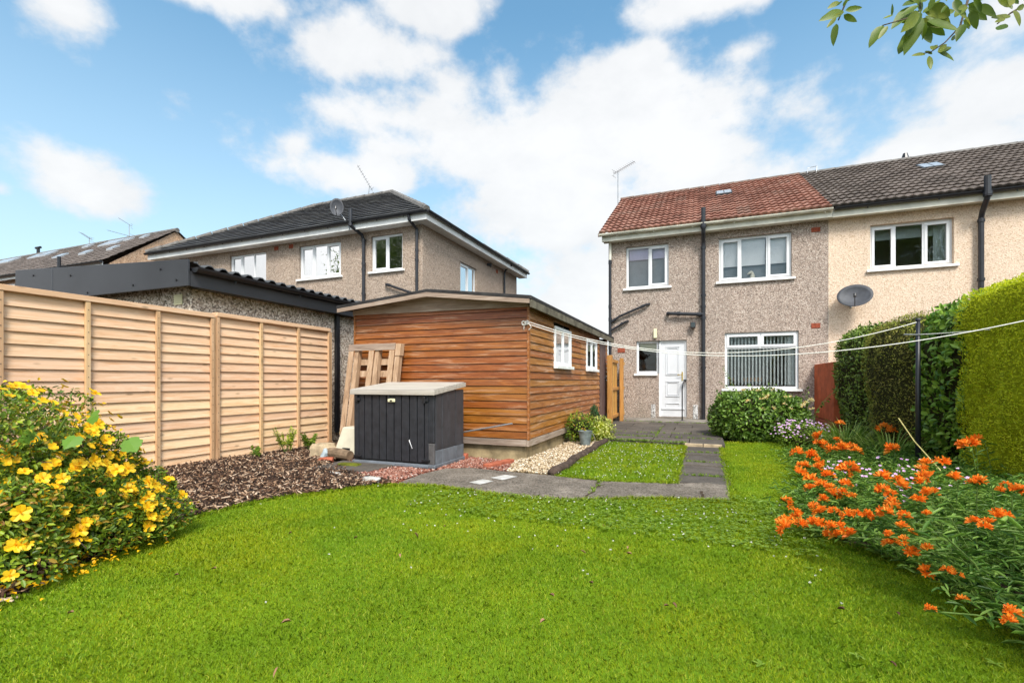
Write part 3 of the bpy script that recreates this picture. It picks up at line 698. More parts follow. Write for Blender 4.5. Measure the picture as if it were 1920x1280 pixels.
def roof_tiles(name, par, mat, o, A, U, slope, xl, xr, col=.15, row=.28, amp=.026, step=.045, per=6):
    o = np.array(o, float); A = nrm(np.array(A, float)); U = nrm(np.array(U, float)); Nn = nrm(np.cross(A, U)); Nn = Nn if Nn[2] > 0 else -Nn
    L = max(xr(0) - xl(0), xr(slope) - xl(slope)); Mx = int(L / col * per) + 1 if amp else 24
    lines = []; r = 0
    lines.append((0.02, -.02))
    while r * row < slope - .02:
        v0, v1 = r * row, min((r + 1) * row, slope); lines += ([(v0 + .035, -.004)] if r else []) + [(v0, step - .020), (v0, step), (min(v1 + .03, slope), 0)]; r += 1
    T = np.linspace(0, 1, Mx); V = []
    for v, h in lines:
        x = xl(v) + (xr(v) - xl(v)) * T
        jit = 0.002 * np.sin(x * 7.1 + v * 13) + .003 * np.sin(v * 3 + x * 1.3)
        wv = amp * (.5 + .5 * np.cos(2 * np.pi * x / col)) + jit if amp else jit
        V.append(o + A * x[:, None] + U * v + Nn * (h + wv)[:, None])
    V = np.concatenate(V); n = len(lines); i = np.arange(Mx - 1)
    F = np.concatenate([np.stack([k * Mx + i, k * Mx + i + 1, (k + 1) * Mx + i + 1, (k + 1) * Mx + i], 1) for k in range(n - 1)])
    return npmesh(name, V, F, mat, par)
def pipe(par, pts, r, mat='black_iron', collars=(), name='pipe', n=10):
    m = MB(); m.tube(pts, r, n)
    for c0, c1 in collars: m.tube([c0, c1], r * 1.28, n)
    return m.build(name, M[mat], par, smooth=False)
def vpipe(par, x, y, z0, z1, r, cs=(), name='drainpipe', mat='black_iron'):
    return pipe(par, [(x, y, z0), (x, y, z1)], r, mat, [((x, y, c - .035), (x, y, c + .035)) for c in cs] + [((x, y, c - .06), (x, y, c - .045)) for c in cs], name)
def halfgutter(par, p0, p1, r, mat, name='gutter', brk=0):
    p0, p1 = Vector(p0), Vector(p1); d = (p1 - p0).normalized(); s = d.cross(Vector((0, 0, 1))).normalized(); m = MB(); V = []; k = 9
    for p in (p0, p1):
        for rr in (r, r - .006):
            for i in range(k):
                t = math.pi * i / (k - 1); V.append(p + s * math.cos(t) * rr - Vector((0, 0, 1)) * math.sin(t) * rr)
    F = []
    for i in range(k - 1):
        F.append((i, i + 1, 2 * k + i + 1, 2 * k + i)); F.append((k + i + 1, k + i, 3 * k + i, 3 * k + i + 1))
    F += [(0, 2 * k, 3 * k, k), (k - 1, 2 * k - 1, 4 * k - 1, 3 * k - 1)]
    F += [tuple(range(k)), tuple(range(2 * k, 3 * k))[::-1]]
    m.add(V, F)
    L = (p1 - p0).length
    if brk:
        j = brk / 2
        while j < L:
            c = p0 + d * j
            m.tube([c + Vector((0, 0, -r - .004)) - d * .0, c + Vector((0, 0, -r - .03)) + s * 0], .012, 6); 
            j += brk
    return m.build(name, M[mat], par)
def dish(par_name, loc, face, label, rx=.33, rz=.30, wallpt=None, arm=True):
    loc = Vector(loc); t = thing(par_name, tuple(loc), label, 'satellite dish'); f = Vector(face).normalized()
    s = f.cross(Vector((0, 0, 1))).normalized(); u = s.cross(f).normalized()
    V = []; F = []; n = 28; k = 5
    for side in (0, 1):
        for i in range(k + 1):
            q = i / k
            for j in range(n):
                a = 2 * math.pi * j / n
                V.append(loc + s * math.cos(a) * rx * q + u * math.sin(a) * rz * q + f * (.075 * q * q - .05 - .008 * side))
    for side in (0, 1):
        b = side * (k + 1) * n
        for i in range(k):
            for j in range(n): F.append((b + i * n + j, b + i * n + (j + 1) % n, b + (i + 1) * n + (j + 1) % n, b + (i + 1) * n + j))
    for j in range(n): F.append((k * n + j, k * n + (j + 1) % n, (2 * k + 1) * n + (j + 1) % n, (2 * k + 1) * n + j))
    MB().add(V, F).build('reflector', M['dish'], t, smooth=True)
    m = MB(); m.tube([loc - u * rz * .95, loc - u * rz * .75 + f * .30], .009, 6); m.build('feed_arm', M['black'], t)
    m = MB(); c = loc - u * rz * .72 + f * .31; m.tube([c - f * .02 + u * .0, c + u * .07 - f * .03], .028, 10); m.build('receiver', M['black'], t)
    m = MB(); wp = Vector(wallpt); m.tube([loc - f * .05, loc - f * .12, wp], .016, 8); m.tube([wp + Vector((0, 0, -.1)), wp + Vector((0, 0, .1))], .02, 8); m.build('bracket', M['metal'], t)
    return t
def aerial(name, base, top, armend, label, els=6):
    t = thing(name, base, label, 'tv aerial'); b, a, c = Vector(base), Vector(top), Vector(armend)
    MB().tube([b, a], .014, 6).build('mast', M['metal'], t)
    m = MB(); back = a - (c - a) * .25; m.tube([back, c], .010, 6)
    d = (c - a).normalized(); s = d.cross(Vector((0, 0, 1))).normalized()
    for i in range(els * 2):
        p = back + (c - back) * ((i + .5) / (els * 2)); m.tube([p - s * .11, p + s * .11], .005, 4)
    for dz in (-.09, .09): m.tube([back + Vector((0, 0, dz)) - s * .12, back + Vector((0, 0, dz)) + s * .12], .005, 4)
    m.tube([back - Vector((0, 0, .1)), back + Vector((0, 0, .1))], .005, 4)
    m.build('antenna', M['metal'], t)
    return t
SL = math.atan(2.18 / 3.7); US = (0, math.cos(SL), math.sin(SL))

# ------------------------------------------------------------------ main house
HX0, HX1, HY = -2.25, 2.632, 12.45
house = thing('house', ((HX0 + HX1) / 2, HY + 3.4, 0), 'two storey brown pebbledashed house with red tiled roof and white back door', 'house')
bxh = fr((0, HY, 0), (1, 0, 0), (0, -1, 0))
holes = [(-1.804, -.757, 3.385, 4.455), (.393, 1.922, 3.39, 4.43), (.522, 2.06, .83, 2.16), (-1.545, -.995, 1.205, 2.03), (-.995, -.335, .12, 2.03)]
m = MB(); wall_holes(m, (0, HY, 0), (1, 0, 0), (0, -1, 0), 0, 0, 0, [])
m = MB()
hh = [(a - HX0, b - HX0, c, d) for a, b, c, d in holes]
wall_holes(m, (HX0, HY, 0), (1, 0, 0), (0, -1, 0), HX1 - HX0, -.05, 4.74, hh, .12)
yb = HY + 6.8
m.add([(HX0, HY, -.05), (HX0, yb, -.05), (HX0, yb, 4.74), (HX0, HY, 4.74)], [(0, 1, 2, 3)])
m.add([(HX0, yb, -.05), (HX1, yb, -.05), (HX1, yb, 4.74), (HX0, yb, 4.74)], [(0, 1, 2, 3)])
m.add([(HX0, HY, 4.74), (HX0, yb, 4.74), (HX0, HY + 3.4, 6.85)], [(0, 1, 2)])
m.build('wall', M['rc_main'], house)
rf = roof_tiles('roof', house, M['tile_red'], (0, HY - .28, 4.80), (1, 0, 0), US, 4.26, lambda v: -2.44, lambda v: 2.64, .15, .275)
m = MB(); m.add([(-2.44, HY + 3.4, 6.965), (2.64, HY + 3.4, 6.965), (2.64, HY + 7.1, 4.8), (-2.44, HY + 7.1, 4.8)], [(0, 1, 2, 3)]); m.build('rear_slope', M['tile_red'], rf)
def ridge(par, x0, x1, y, z, mat, n):
    m = MB(); L = (x1 - x0) / n
    for i in range(n): m.tube([(x0 + i * L, y, z - .03), (x0 + (i + 1) * L - .012, y, z - .03)], [.105, .115], 10)
    m.build('ridge', M[mat], par)
ridge(rf, -2.46, 2.64, HY + 3.40, 6.965, 'ridge_r', 12)
# verge mortar on the gable edge
m = MB(); p0 = Vector((-2.445, HY - .27, 4.765)); p1 = Vector((-2.445, HY + 3.4, 6.93)); m.hexa([p0 + Vector(v) for v in ((-.03, 0, -.05), (.03, 0, -.05), (.03, 0, .03), (-.03, 0, .03))] + [p1 + Vector(v) for v in ((-.03, 0, -.05), (.03, 0, -.05), (.03, 0, .03), (-.03, 0, .03))]); m.build('verge', M['ridge_r'], rf)
m = MB(); m.box(-2.36, HX1, HY - .20, HY - .002, 4.60, 4.63); m.box(-2.38, HX1 + .02, HY - .235, HY - .203, 4.59, 4.76); m.build('fascia', M['soffit'], house)
halfgutter(house, (-2.44, HY - .30, 4.765), (2.655, HY - .30, 4.765), .058, 'gutter_w', brk=.9)
vpipe(house, -2.20, HY - .05, 4.1, 4.70, .034, (), 'drainpipe', 'soffit')
dp = vpipe(house, -2.20, HY - .055, 0.1, 4.15, .036, (4.1, 2.95, 2.62, 2.2, 1.9, .9))
pipe(house, [(-2.20, HY - .06, 2.52), (-1.95, HY - .07, 2.68), (-1.28, HY - .08, 2.94), (-1.22, HY - .0, 2.96)], .03, name='waste_pipe', collars=[((-1.42, HY - .078, 2.885), (-1.34, HY - .078, 2.915)), ((-2.14, HY - .062, 2.56), (-2.06, HY - .065, 2.61))])
pipe(house, [(-2.20, HY - .06, 2.31), (-1.80, HY - .08, 2.53), (-1.75, HY, 2.55)], .03, name='waste_pipe', collars=[((-1.93, HY - .075, 2.46), (-1.86, HY - .077, 2.50))])
sp = vpipe(house, .045, HY - .31, 4.62, 5.12, .05, (4.70,), 'soil_pipe')
pipe(house, [(.045, HY - .31, 4.65), (.045, HY - .28, 4.55), (.045, HY - .10, 4.36), (.045, HY - .075, 4.25), (.045, HY - .075, .08)], .047, name='soil_pipe', collars=[((.045, HY - .075, z), (.045, HY - .075, z + .06)) for z in (4.2, 3.05, 2.78, 2.5, 1.3)])
pipe(house, [(.045, HY - .09, 2.62), (-.72, HY - .11, 2.68), (-.77, HY - .10, 2.685), (-.77, HY, 2.685)], .042, name='waste_pipe', collars=[((-.56, HY - .105, 2.668), (-.48, HY - .105, 2.662)), ((-.10, HY - .095, 2.63), (-.02, HY - .095, 2.62))])
for (a, b, c, d) in [(2.303, 2.478, 4.36, 4.46), (2.303, 2.478, 2.20, 2.31), (-2.017, -1.83, 1.745, 1.86)]:
    m = MB(); bxh(m, a, b, -.01, .010, c, d)
    for i in range(5): bxh(m, a + .015 + i * .034, a + .034 + i * .034, .010, .016, c + .012, d - .012)
    m.build('air_brick', M['airbrick'], house)
for a, b in ((-1.175, -1.075), (-.185, -.075)):
    m = MB(); bxh(m, a, b, -.01, .012, .09, .43); m.build('repair_patch', M['rc_patch'], house)
# security light, cream alarm box
m = MB(); bxh(m, -.24, -.13, 0, .05, 2.34, 2.44); bxh(m, -.25, -.12, .05, .14, 2.30, 2.45); o = m.build('security_light', M['rust'], house, bevel=.01)
m = MB(); bxh(m, -.235, -.135, .14, .146, 2.315, 2.435); m.build('lamp_glass', M['glass_lo'], o)
m = MB(); bxh(m, -1.115, -1.04, 0, .07, 2.09, 2.32); m.build('meter_cover', M['cream'], house, bevel=.01)
# windows and their blinds
def bl_rect(frac, mat, rest=None):
    def fn(bx, wn, a0, a1, z0, z1, d, out):
        m = MB(); m2 = MB()
        for (p, q, s, t) in out:
            h = t - (t - s) * frac
            bx(m, p + .01, q - .01, d - .01, d, h, t + .02)
            if rest: bx(m2, p - .03, q + .03, d - .06, d - .05, s - .05, h + .1)  # plain grey sheet behind the panes, below the blind
        m.build('blind', M[mat], wn)
        if rest: m2.build('grey_backing', M[rest], wn)
    return fn
window(house, bxh, *holes[0], [1.25, 1], (1,), glass='glass_clear', blinds=bl_rect(.28, 'blind_l', 'frost'))
window(house, bxh, *holes[1], [1, 1.35, 1.05], (0, 2), glass='glass_clear', blinds=bl_rect(.66, 'blind_w', 'frost'))
def vert_blinds(bx, wn, a0, a1, z0, z1, d, out):
    m = MB(); p, q, s, t = out[-1]; n = 19
    for i in range(n):
        x = p + .03 + (q - p - .06) * i / (n - 1); w = .017 if i < 17 else .035
        bx(m, x - w, x + w, d - .05 - .004, d - .05, s + .03, t + .28)
    bx(m, p, q, d - .07, d - .03, t + .28, t + .31)
    m.build('vertical_blind', M['curtain'], wn)
wb = window(house, bxh, *holes[2], [1, 1], (), glass='glass_clear', top=.34, rec=.05, room='room', roomd=3.2, blinds=vert_blinds, silld=.08, rooma=.5)
window(house, bxh, holes[3][0], holes[3][1], holes[3][2], holes[3][3], [1], (), glass='glass_clear', room='room_warm', roomd=2.2, blinds=bl_rect(.24, 'blind_c'), sill=False, rooma=.3)
m = MB(); bxh(m, -1.60, -1.02, -.06, .05, 1.148, 1.202); m.build('kitchen_sill', M['sill'], house, bevel=.005)
# back door
dframe = MB(); bxh(dframe, -.995, -.945, -.11, -.055, .12, 2.03); bxh(dframe, -.385, -.335, -.11, -.055, .12, 2.03); bxh(dframe, -.945, -.385, -.11, -.057, 1.98, 2.03)
door = dframe.build('back_door', M['upvc'], house, bevel=.004)
m = MB(); bxh(m, -.945, -.385, -.105, -.072, .125, 1.98); bxh(m, -.945, -.385, -.072, -.052, .30, .345)
def mould(a0, a1, z0, z1, e=.02):
    bxh(m, a0, a1, -.072, -.056, z1 - e, z1); bxh(m, a0, a1, -.072, -.056, z0, z0 + e); bxh(m, a0, a0 + e, -.072, -.0602, z0 + e, z1 - e); bxh(m, a1 - e, a1, -.072, -.0602, z0 + e, z1 - e)
mould(-.83, -.50, 1.16, 1.88); mould(-.79, -.54, 1.20, 1.84, .012); mould(-.83, -.50, .62, 1.02); mould(-.79, -.54, .66, .98, .012); mould(-.83, -.50, .34, .46, .014)
m.build('door_leaf', M['door'], door, bevel=.003)
m = MB(); bxh(m, -.455, -.425, -.072, -.062, 1.02, 1.24); m.tube([(-.44, HY + .05, 1.17), (-.44, HY + .01, 1.17), (-.55, HY + .01, 1.17)], .009, 6); m.build('handle', M['brass'], door)
m = MB(); bxh(m, -1.0, -.33, -.12, .03, .02, .118); m.build('threshold', M['concrete'], house, bevel=.006)
# skylight, party bracket
def skylight(par, x0, x1, yc, h=.42, name='skylight'):
    zc = 4.80 + (yc - (HY - .28)) * 2.18 / 3.7; U = Vector(US); Nn = Vector((0, -math.sin(SL), math.cos(SL))); c = Vector((0, yc, zc))
    def hx(a0, a1, u0, u1, n0, n1, mb):
        P = lambda a, u, n: Vector((a, 0, 0)) + c + U * u + Nn * n
        mb.hexa([P(a0, u0, n0), P(a1, u0, n0), P(a1, u1, n0), P(a0, u1, n0), P(a0, u0, n1), P(a1, u0, n1), P(a1, u1, n1), P(a0, u1, n1)])
    m = MB(); hx(x0, x1, -h / 2, h / 2, -.01, .07, m); o = m.build(name, M['corr'], par, bevel=.004)
    m = MB(); xm = (x0 + x1) / 2; hx(x0 + .03, xm - .012, -h / 2 + .03, h / 2 - .03, .07, .078, m); hx(xm + .012, x1 - .03, -h / 2 + .03, h / 2 - .03, .07, .078, m); m.build('pane', M['skylight'], o)
skylight(house, .38, .80, 14.72, .46)
# handrail by the door
t = thing('handrail', (-.42, 11.9, .08), 'thin black metal handrail post with bent top beside the white door', 'handrail')
m = MB(); m.tube([(-.42, 11.9, .08), (-.42, 11.9, .86), (-.40, 11.9, .96), (-.375, 12.38, 1.02)], .014, 8); m.build('rail', M['black_iron'], t, smooth=True)
MB().box(-.46, -.38, 11.86, 11.94, .08, .09).build('foot_plate', M['black_iron'], t)
MB().box(-.41, -.34, 12.375, 12.45, .99, 1.05).build('wall_fixing', M['black_iron'], t)
# figurine in the upstairs window
t = thing('ornament', (1.12, HY + .15, 3.45), 'small cream china dog ornament on the upstairs window sill', 'ornament')
m = MB(); m.tube([(1.13, HY + .16, 3.44), (1.13, HY + .16, 3.50), (1.13, HY + .16, 3.56), (1.12, HY + .15, 3.60)], [.05, .055, .035, .02], 10); m.build('body', M['figur'], t, smooth=True)
m = MB(); m.tube([(1.02, HY + .14, 3.555), (1.06, HY + .14, 3.575), (1.11, HY + .15, 3.60), (1.14, HY + .15, 3.60)], [.012, .028, .035, .01], 8); m.build('head', M['figur'], t, smooth=True)
# dining furniture seen through the big window
def chair(x, y, rot, lab):
    t = thing('dining_chair', (x, y, .12), lab, 'chair', 'dining chairs behind the big window'); s = 1
    m = MB().box(x - .2, x + .2, y - .2, y + .2, .55, .59); m.build('seat', M['chair'], t)
    m = MB(); m.box(x - .2, x + .2, y - .2 * rot - .015, y - .2 * rot + .015, 1.0, 1.10); m.box(x - .2, x + .2, y - .2 * rot - .015, y - .2 * rot + .015, .82, .86)
    for i in range(5): m.box(x - .17 + i * .08, x - .15 + i * .08, y - .2 * rot - .008, y - .2 * rot + .008, .86, 1.0)
    m.build('backrest', M['chair'], t)
    for dx in (-.18, .18):
        for dy in (-.18, .18): MB().box(x + dx - .02, x + dx + .02, y + dy - .02, y + dy + .02, .12, .55).build('leg', M['chair'], t)
chair(1.18, 13.35, 1, 'oak slatted dining chair in the middle of the big ground floor window')
chair(.62, 13.75, 1, 'oak dining chair at the left side of the big ground floor window')

# ------------------------------------------------------------------ neighbouring cream house
NX1 = 12.0
nb = thing('house', (7.3, HY + 3.4, 0), 'cream pebbledashed house joined on the right with brown tiled roof', 'house')
hn = [(3.405, 4.834, 3.42, 4.385), (7.0, 8.5, 3.42, 4.385), (3.6, 5.2, .85, 2.1)]
m = MB(); wall_holes(m, (HX1, HY - .003, 0), (1, 0, 0), (0, -1, 0), NX1 - HX1, -.05, 4.74, [(a - HX1, b - HX1, c, d) for a, b, c, d in hn])
m.add([(NX1, HY, -.05), (NX1, yb, -.05), (NX1, yb, 4.74), (NX1, HY + 3.4, 6.85), (NX1, HY, 4.74)], [(0, 1, 2, 3, 4)]); m.build('wall', M['rc_cream'], nb)
bxn = fr((0, HY - .003, 0), (1, 0, 0), (0, -1, 0))
rfn = roof_tiles('roof', nb, M['tile_grey'], (0, HY - .28, 4.80), (1, 0, 0), US, 4.26, lambda v: 2.645, lambda v: NX1 + .15, .15, .275, per=5)
m = MB(); m.add([(2.645, HY + 3.4, 6.965), (NX1 + .15, HY + 3.4, 6.965), (NX1 + .15, HY + 7.1, 4.8), (2.645, HY + 7.1, 4.8)], [(0, 1, 2, 3)]); m.build('rear_slope', M['tile_grey'], rfn)
ridge(rfn, 2.645, NX1 + .15, HY + 3.40, 6.965, 'ridge_g', 22)
m = MB(); m.box(HX1, NX1, HY - .20, HY - .006, 4.60, 4.63); m.box(HX1 + .025, NX1 + .02, HY - .235, HY - .203, 4.58, 4.75); m.build('fascia', M['soffit'], nb)
halfgutter(nb, (2.68, HY - .30, 4.765), (NX1 + .1, HY - .30, 4.765), .056, 'black', brk=1.2)
def nb_curt(bx, wn, a0, a1, z0, z1, d, out):
    m = MB(); p, q, s, t = out[-1]
    for i in range(9):
        x = q - .20 + i * .025; bx(m, x, x + .022, d - .08 - .01 * (i % 2), d - .07, s - .1, t + .05)
    bx(m, out[0][0], q, d - .14, d - .13, t - .22, t + .05)
    m.build('curtain', M['curtain'], wn)
window(nb, bxn, *hn[0], [1, 1.25, 1.05], (0, 2), blinds=nb_curt, rec=.09)
window(nb, bxn, *hn[1], [1, 1.25, 1.05], (0, 2), rec=.09)
window(nb, bxn, *hn[2], [1, 1], (), top=.32, rec=.09)
skylight(nb, 4.98, 5.42, 14.6, .50)
vpipe(nb, 5.20, HY - .38, 4.62, 5.02, .055, (4.68,), 'soil_pipe')
pipe(nb, [(5.20, HY - .38, 4.65), (5.20, HY - .36, 4.58), (5.22, HY - .14, 4.38), (5.225, HY - .09, 4.28), (5.225, HY - .09, 0)], .048, name='soil_pipe', collars=[((5.225, HY - .09, z), (5.225, HY - .09, z + .06)) for z in (4.2, 3.02, 1.5)])
MB().tube([(5.12, 15.86, 7.02), (5.12, 15.86, 7.16)], [.09, .05], 10).build('roof_vent', M['black'], nb)
dish('satellite_dish', (3.05, HY - .30, 2.83), (-.25, -1, .45), 'grey oval satellite dish on the cream wall of the right-hand house', .32, .27, (3.05, HY - .01, 2.72))
t = thing('roof_bracket', (2.9, 15.8, 6.85), 'thin metal hoop bracket standing on the ridge where the red and brown roofs meet', 'bracket')
MB().tube([(2.80, 15.72, 6.82), (2.83, 15.75, 7.10), (3.05, 15.75, 7.12), (3.02, 15.70, 6.80)], .012, 6).build('hoop', M['metal'], t)
MB().box(2.74, 3.10, 15.60, 15.74, 6.79, 6.84).build('clamp', M['stone_w'], t)
aerial('tv_aerial', (-2.42, 15.0, 6.2), (-2.42, 15.0, 7.56), (-1.88, 14.8, 7.69), 'thin tv aerial at the left end of the red roof')

# red wall between the two plots
t = thing('garden_wall', (2.45, 11.7, 0), 'terracotta painted brick wall end between the house and the hedge', 'wall')
m = MB(); m.box(2.36, 2.60, 10.75, 12.44, .22, 1.38); m.build('rendered_top', M['redwall'], t, bevel=.01)
m = MB()
for r_ in range(3):
    y = 10.77 + (.11 if r_ % 2 else 0)
    while y < 12.2: m.box(2.35, 2.59, y, y + .21, .0 + r_ * .073, .063 + r_ * .073); y += .22
m.build('brick_course', M['brick'], t)

# ------------------------------------------------------------------ left house (hipped)
LX0, LX1, LY, LYB = -16.55, -6.57, 10.34, 16.95
lh = thing('house', ((LX0 + LX1) / 2, (LY + LYB) / 2, 0), 'tan pebbledashed house with dark hipped roof behind the garage and shed', 'house')
hl = [(-8.16, -7.17, 3.905, 4.85), (-10.67, -9.17, 3.905, 4.85), (-13.47, -11.95, 3.905, 4.85), (-15.9, -14.9, 3.905, 4.85)]
m = MB(); wall_holes(m, (LX0, LY, 0), (1, 0, 0), (0, -1, 0), LX1 - LX0, -.05, 5.0, [(a - LX0, b - LX0, c, d) for a, b, c, d in hl])
hs_ = [(12.38 - LY, 13.46 - LY, 3.55, 4.53)]
wall_holes(m, (LX1, LY, 0), (0, 1, 0), (1, 0, 0), LYB - LY, -.05, 5.0, hs_)
m.add([(LX0, LY, -.05), (LX0, LYB, -.05), (LX0, LYB, 5.0), (LX0, LY, 5.0)], [(0, 1, 2, 3)]); m.add([(LX0, LYB, -.05), (LX1, LYB, -.05), (LX1, LYB, 5.0), (LX0, LYB, 5.0)], [(0, 1, 2, 3)])
m.build('wall', M['rc_left'], lh)
bxl = fr((0, LY, 0), (1, 0, 0), (0, -1, 0)); bxs = fr((LX1, 0, 0), (0, 1, 0), (1, 0, 0))
ov = .34; ex0, ex1, ey0, ey1 = LX0 - ov, LX1 + ov, LY - ov, LYB + ov; half = (ey1 - ey0) / 2; ez = 5.20; rz = 7.48; sl_ = math.hypot(half, rz - ez)
ux, uz = half / sl_, (rz - ez) / sl_
rl = roof_tiles('roof', lh, M['tile_slate'], (0, ey0, ez), (1, 0, 0), (0, ux, uz), sl_, lambda v: ex0 + v * ux, lambda v: ex1 - v * ux, amp=0, row=.30, step=.04)
m = MB(); V_, F_ = [], []
a = roof_tiles('side_slope', rl, M['tile_slate'], (ex1, 0, ez), (0, 1, 0), (-ux, 0, uz), sl_, lambda v: ey0 + v * ux, lambda v: ey1 - v * ux, amp=0, row=.30, step=.04)
m.add([(ex0, ey0, ez), (ex0 + half, ey0 + half, rz), (ex0, ey1, ez)], [(0, 1, 2)]); m.add([(ex0, ey1, ez), (ex0 + half, ey0 + half, rz), (ex1 - half, ey0 + half, rz), (ex1, ey1, ez)], [(0, 1, 2, 3)])
m.build('rear_slope', M['tile_slate'], rl)
m = MB()
def hip(p, q, n):
    p, q = Vector(p), Vector(q)
    for i in range(n): m.tube([p.lerp(q, i / n), p.lerp(q, (i + .96) / n)], [.085, .10], 8)
hip((ex0, ey0, ez + .02), (ex0 + half, ey0 + half, rz + .02), 11); hip((ex1, ey0, ez + .02), (ex1 - half, ey0 + half, rz + .02), 11); hip((ex1, ey1, ez + .02), (ex1 - half, ey0 + half, rz + .02), 11); hip((ex0 + half, ey0 + half, rz + .02), (ex1 - half, ey0 + half, rz + .02), 9)
m.build('ridge', M['ridge_g'], rl)
m = MB(); m.box(ex0 + .06, ex1 - .06, ey0 + .06, LY - .003, 4.985, 5.005); m.box(LX1 + .003, ex1 - .06, LY, ey1 - .06, 4.985, 5.005)
m.box(ex0 + .03, ex1 - .03, ey0 + .03, ey0 + .058, 4.98, 5.17); m.box(ex1 - .058, ex1 - .03, ey0 + .06, ey1 - .03, 4.98, 5.17); m.build('fascia', M['fasc_w'], lh)
halfgutter(lh, (ex0, ey0 - .03, 5.18), (ex1 + .03, ey0 - .03, 5.18), .055, 'black', brk=.8)
halfgutter(lh, (ex1 + .03, ey0 - .03, 5.179), (ex1 + .03, ey1, 5.179), .055, 'black', brk=.8)
pipe(lh, [(-6.74, ey0 - .02, 5.12), (-6.74, ey0 + .0, 5.02), (-6.70, LY - .07, 4.86), (-6.70, LY - .06, 4.75), (-6.70, LY - .06, 0)], .038, name='drainpipe', collars=[((-6.70, LY - .06, z), (-6.70, LY - .06, z + .06)) for z in (4.72, 4.3, 4.05, 3.2)])
pipe(lh, [(-8.50, ey0 - .06, 5.5), (-8.50, ey0 - .06, 5.06), (-8.36, LY - .12, 4.88), (-8.35, LY - .07, 4.75), (-8.35, LY - .07, 0)], .045, name='soil_pipe', collars=[((-8.35, LY - .07, z), (-8.35, LY - .07, z + .06)) for z in (4.72, 4.1, 3.95, 3.3)] + [((-8.50, ey0 - .06, 5.05), (-8.50, ey0 - .06, 5.12))])
pipe(lh, [(-6.70, LY - .07, 3.20), (-7.62, LY - .08, 3.53), (-7.68, LY, 3.54)], .03, name='waste_pipe', collars=[((-7.58, LY - .08, 3.515), (-7.50, LY - .08, 3.49))])
pipe(lh, [(ex1 - .0, 15.6, 5.12), (LX1 + .10, 15.6, 4.96), (LX1 + .06, 15.6, 4.85), (LX1 + .06, 15.6, 0)], .036, name='drainpipe')
def venet(bx, wn, a0, a1, z0, z1, d, out):
    m = MB()
    for (p, q, s, t) in out:
        z = s
        while z < t: bx(m, p + .01, q - .01, d - .03, d - .008, z, z + .016); z += .034
    m.build('venetian_blind', M['blind_w'], wn)
window(lh, bxl, *hl[0], [1, .95], (0,), rec=.06, label='casement window standing slightly open')
window(lh, bxl, *hl[1], [1, 1, 1], (0, 2), rec=.06, blinds=venet)
window(lh, bxl, *hl[2], [.9, 1, 1], (0,), rec=.06, blinds=nb_curt)
window(lh, bxl, *hl[3], [1, 1], (), rec=.06)
window(lh, bxs, 12.38, 13.46, 3.55, 4.53, [1.3, 1], (0,), rec=.06, blinds=venet, sill=False)
for (a, c) in ((-11.62, 4.83), (-11.05, 4.83)):
    m = MB(); bxl(m, a, a + .16, -.01, .01, c, c + .11); m.build('air_brick', M['airbrick'], lh)
m = MB(); bxs(m, 14.98, 15.14, -.01, .01, 4.74, 4.86); m.build('air_brick', M['airbrick'], lh)
m = MB(); m.tube([(LX1, 14.28, 4.86), (LX1 + .14, 14.28, 4.86)], .045, 10); m.tube([(LX1 + .02, 14.28, 4.86), (LX1 + .10, 14.35, 4.80)], .02, 8); m.build('wall_vent', M['dish'], lh)
m = MB(); m.tube([(-11.2, 14.9, 6.6), (-11.2, 14.9, 7.72)], [.13, .12], 12); m.tube([(-11.2, 14.9, 7.70), (-11.2, 14.9, 7.76)], .145, 12); m.build('chimney_pot', M['terra'], lh)
m = MB(); m.tube([(-10.7, 14.3, 7.1), (-10.7, 14.3, 7.52)], .09, 10); m.tube([(-10.7, 14.3, 7.50), (-10.7, 14.3, 7.56)], .14, 10); m.build('roof_vent', M['black'], lh)
dish('satellite_dish', (-8.86, ey0 - .16, 5.55), (.75, -1, .1), 'dark grey satellite dish on a pole at the eaves of the left house', .17, .24, (-8.62, ey0 + .03, 5.1))
aerial('tv_aerial', (-11.2, 14.0, 7.4), (-11.12, 14.0, 8.06), (-11.32, 13.6, 8.66), 'dark tv aerial beside the chimney pot on the left house', 5)

# ------------------------------------------------------------------ far left house
fh = thing('house', (-30.6, 13.4, 0), 'orange tan house with row of roof windows at the far left', 'house')
FX1, FX0, FY, FE, FR = -20.68, -42.0, 10.72, 5.5, 7.40
m = MB(); hf = [(-28.3, -26.6, 4.35, 5.24), (-24.2, -22.6, 4.2, 5.15)]
wall_holes(m, (FX0, FY + .25, 0), (1, 0, 0), (0, -1, 0), FX1 - FX0, -.05, 5.42, [(a - FX0, b - FX0, c, d) for a, b, c, d in hf])
m.add([(FX1, FY + .25, -.05), (FX1, FY + 5.15, -.05), (FX1, FY + 5.15, 5.45), (FX1, 13.42, FR - .05), (FX1, FY + .25, 5.45)], [(0, 1, 2, 3, 4)]); m.build('wall', M['rc_far'], fh)
bxf = fr((0, FY + .25, 0), (1, 0, 0), (0, -1, 0))
window(fh, bxf, *hf[0], [1, 1], (), room='room'); window(fh, bxf, *hf[1], [1, 1], (), room='room')
sf = math.hypot(13.42 - FY, FR - FE); uf = ((13.42 - FY) / sf, (FR - FE) / sf)
rff = roof_tiles('roof', fh, M['tile_grey'], (0, FY, FE), (1, 0, 0), (0, *uf), sf, lambda v: FX0, lambda v: FX1 + .08, .30, .30, .02, .025, 4)
m = MB(); m.add([(FX0, 13.42, FR), (FX1 + .08, 13.42, FR), (FX1 + .08, 16.1, FE), (FX0, 16.1, FE)], [(0, 1, 2, 3)]); m.build('rear_slope', M['tile_grey'], rff)
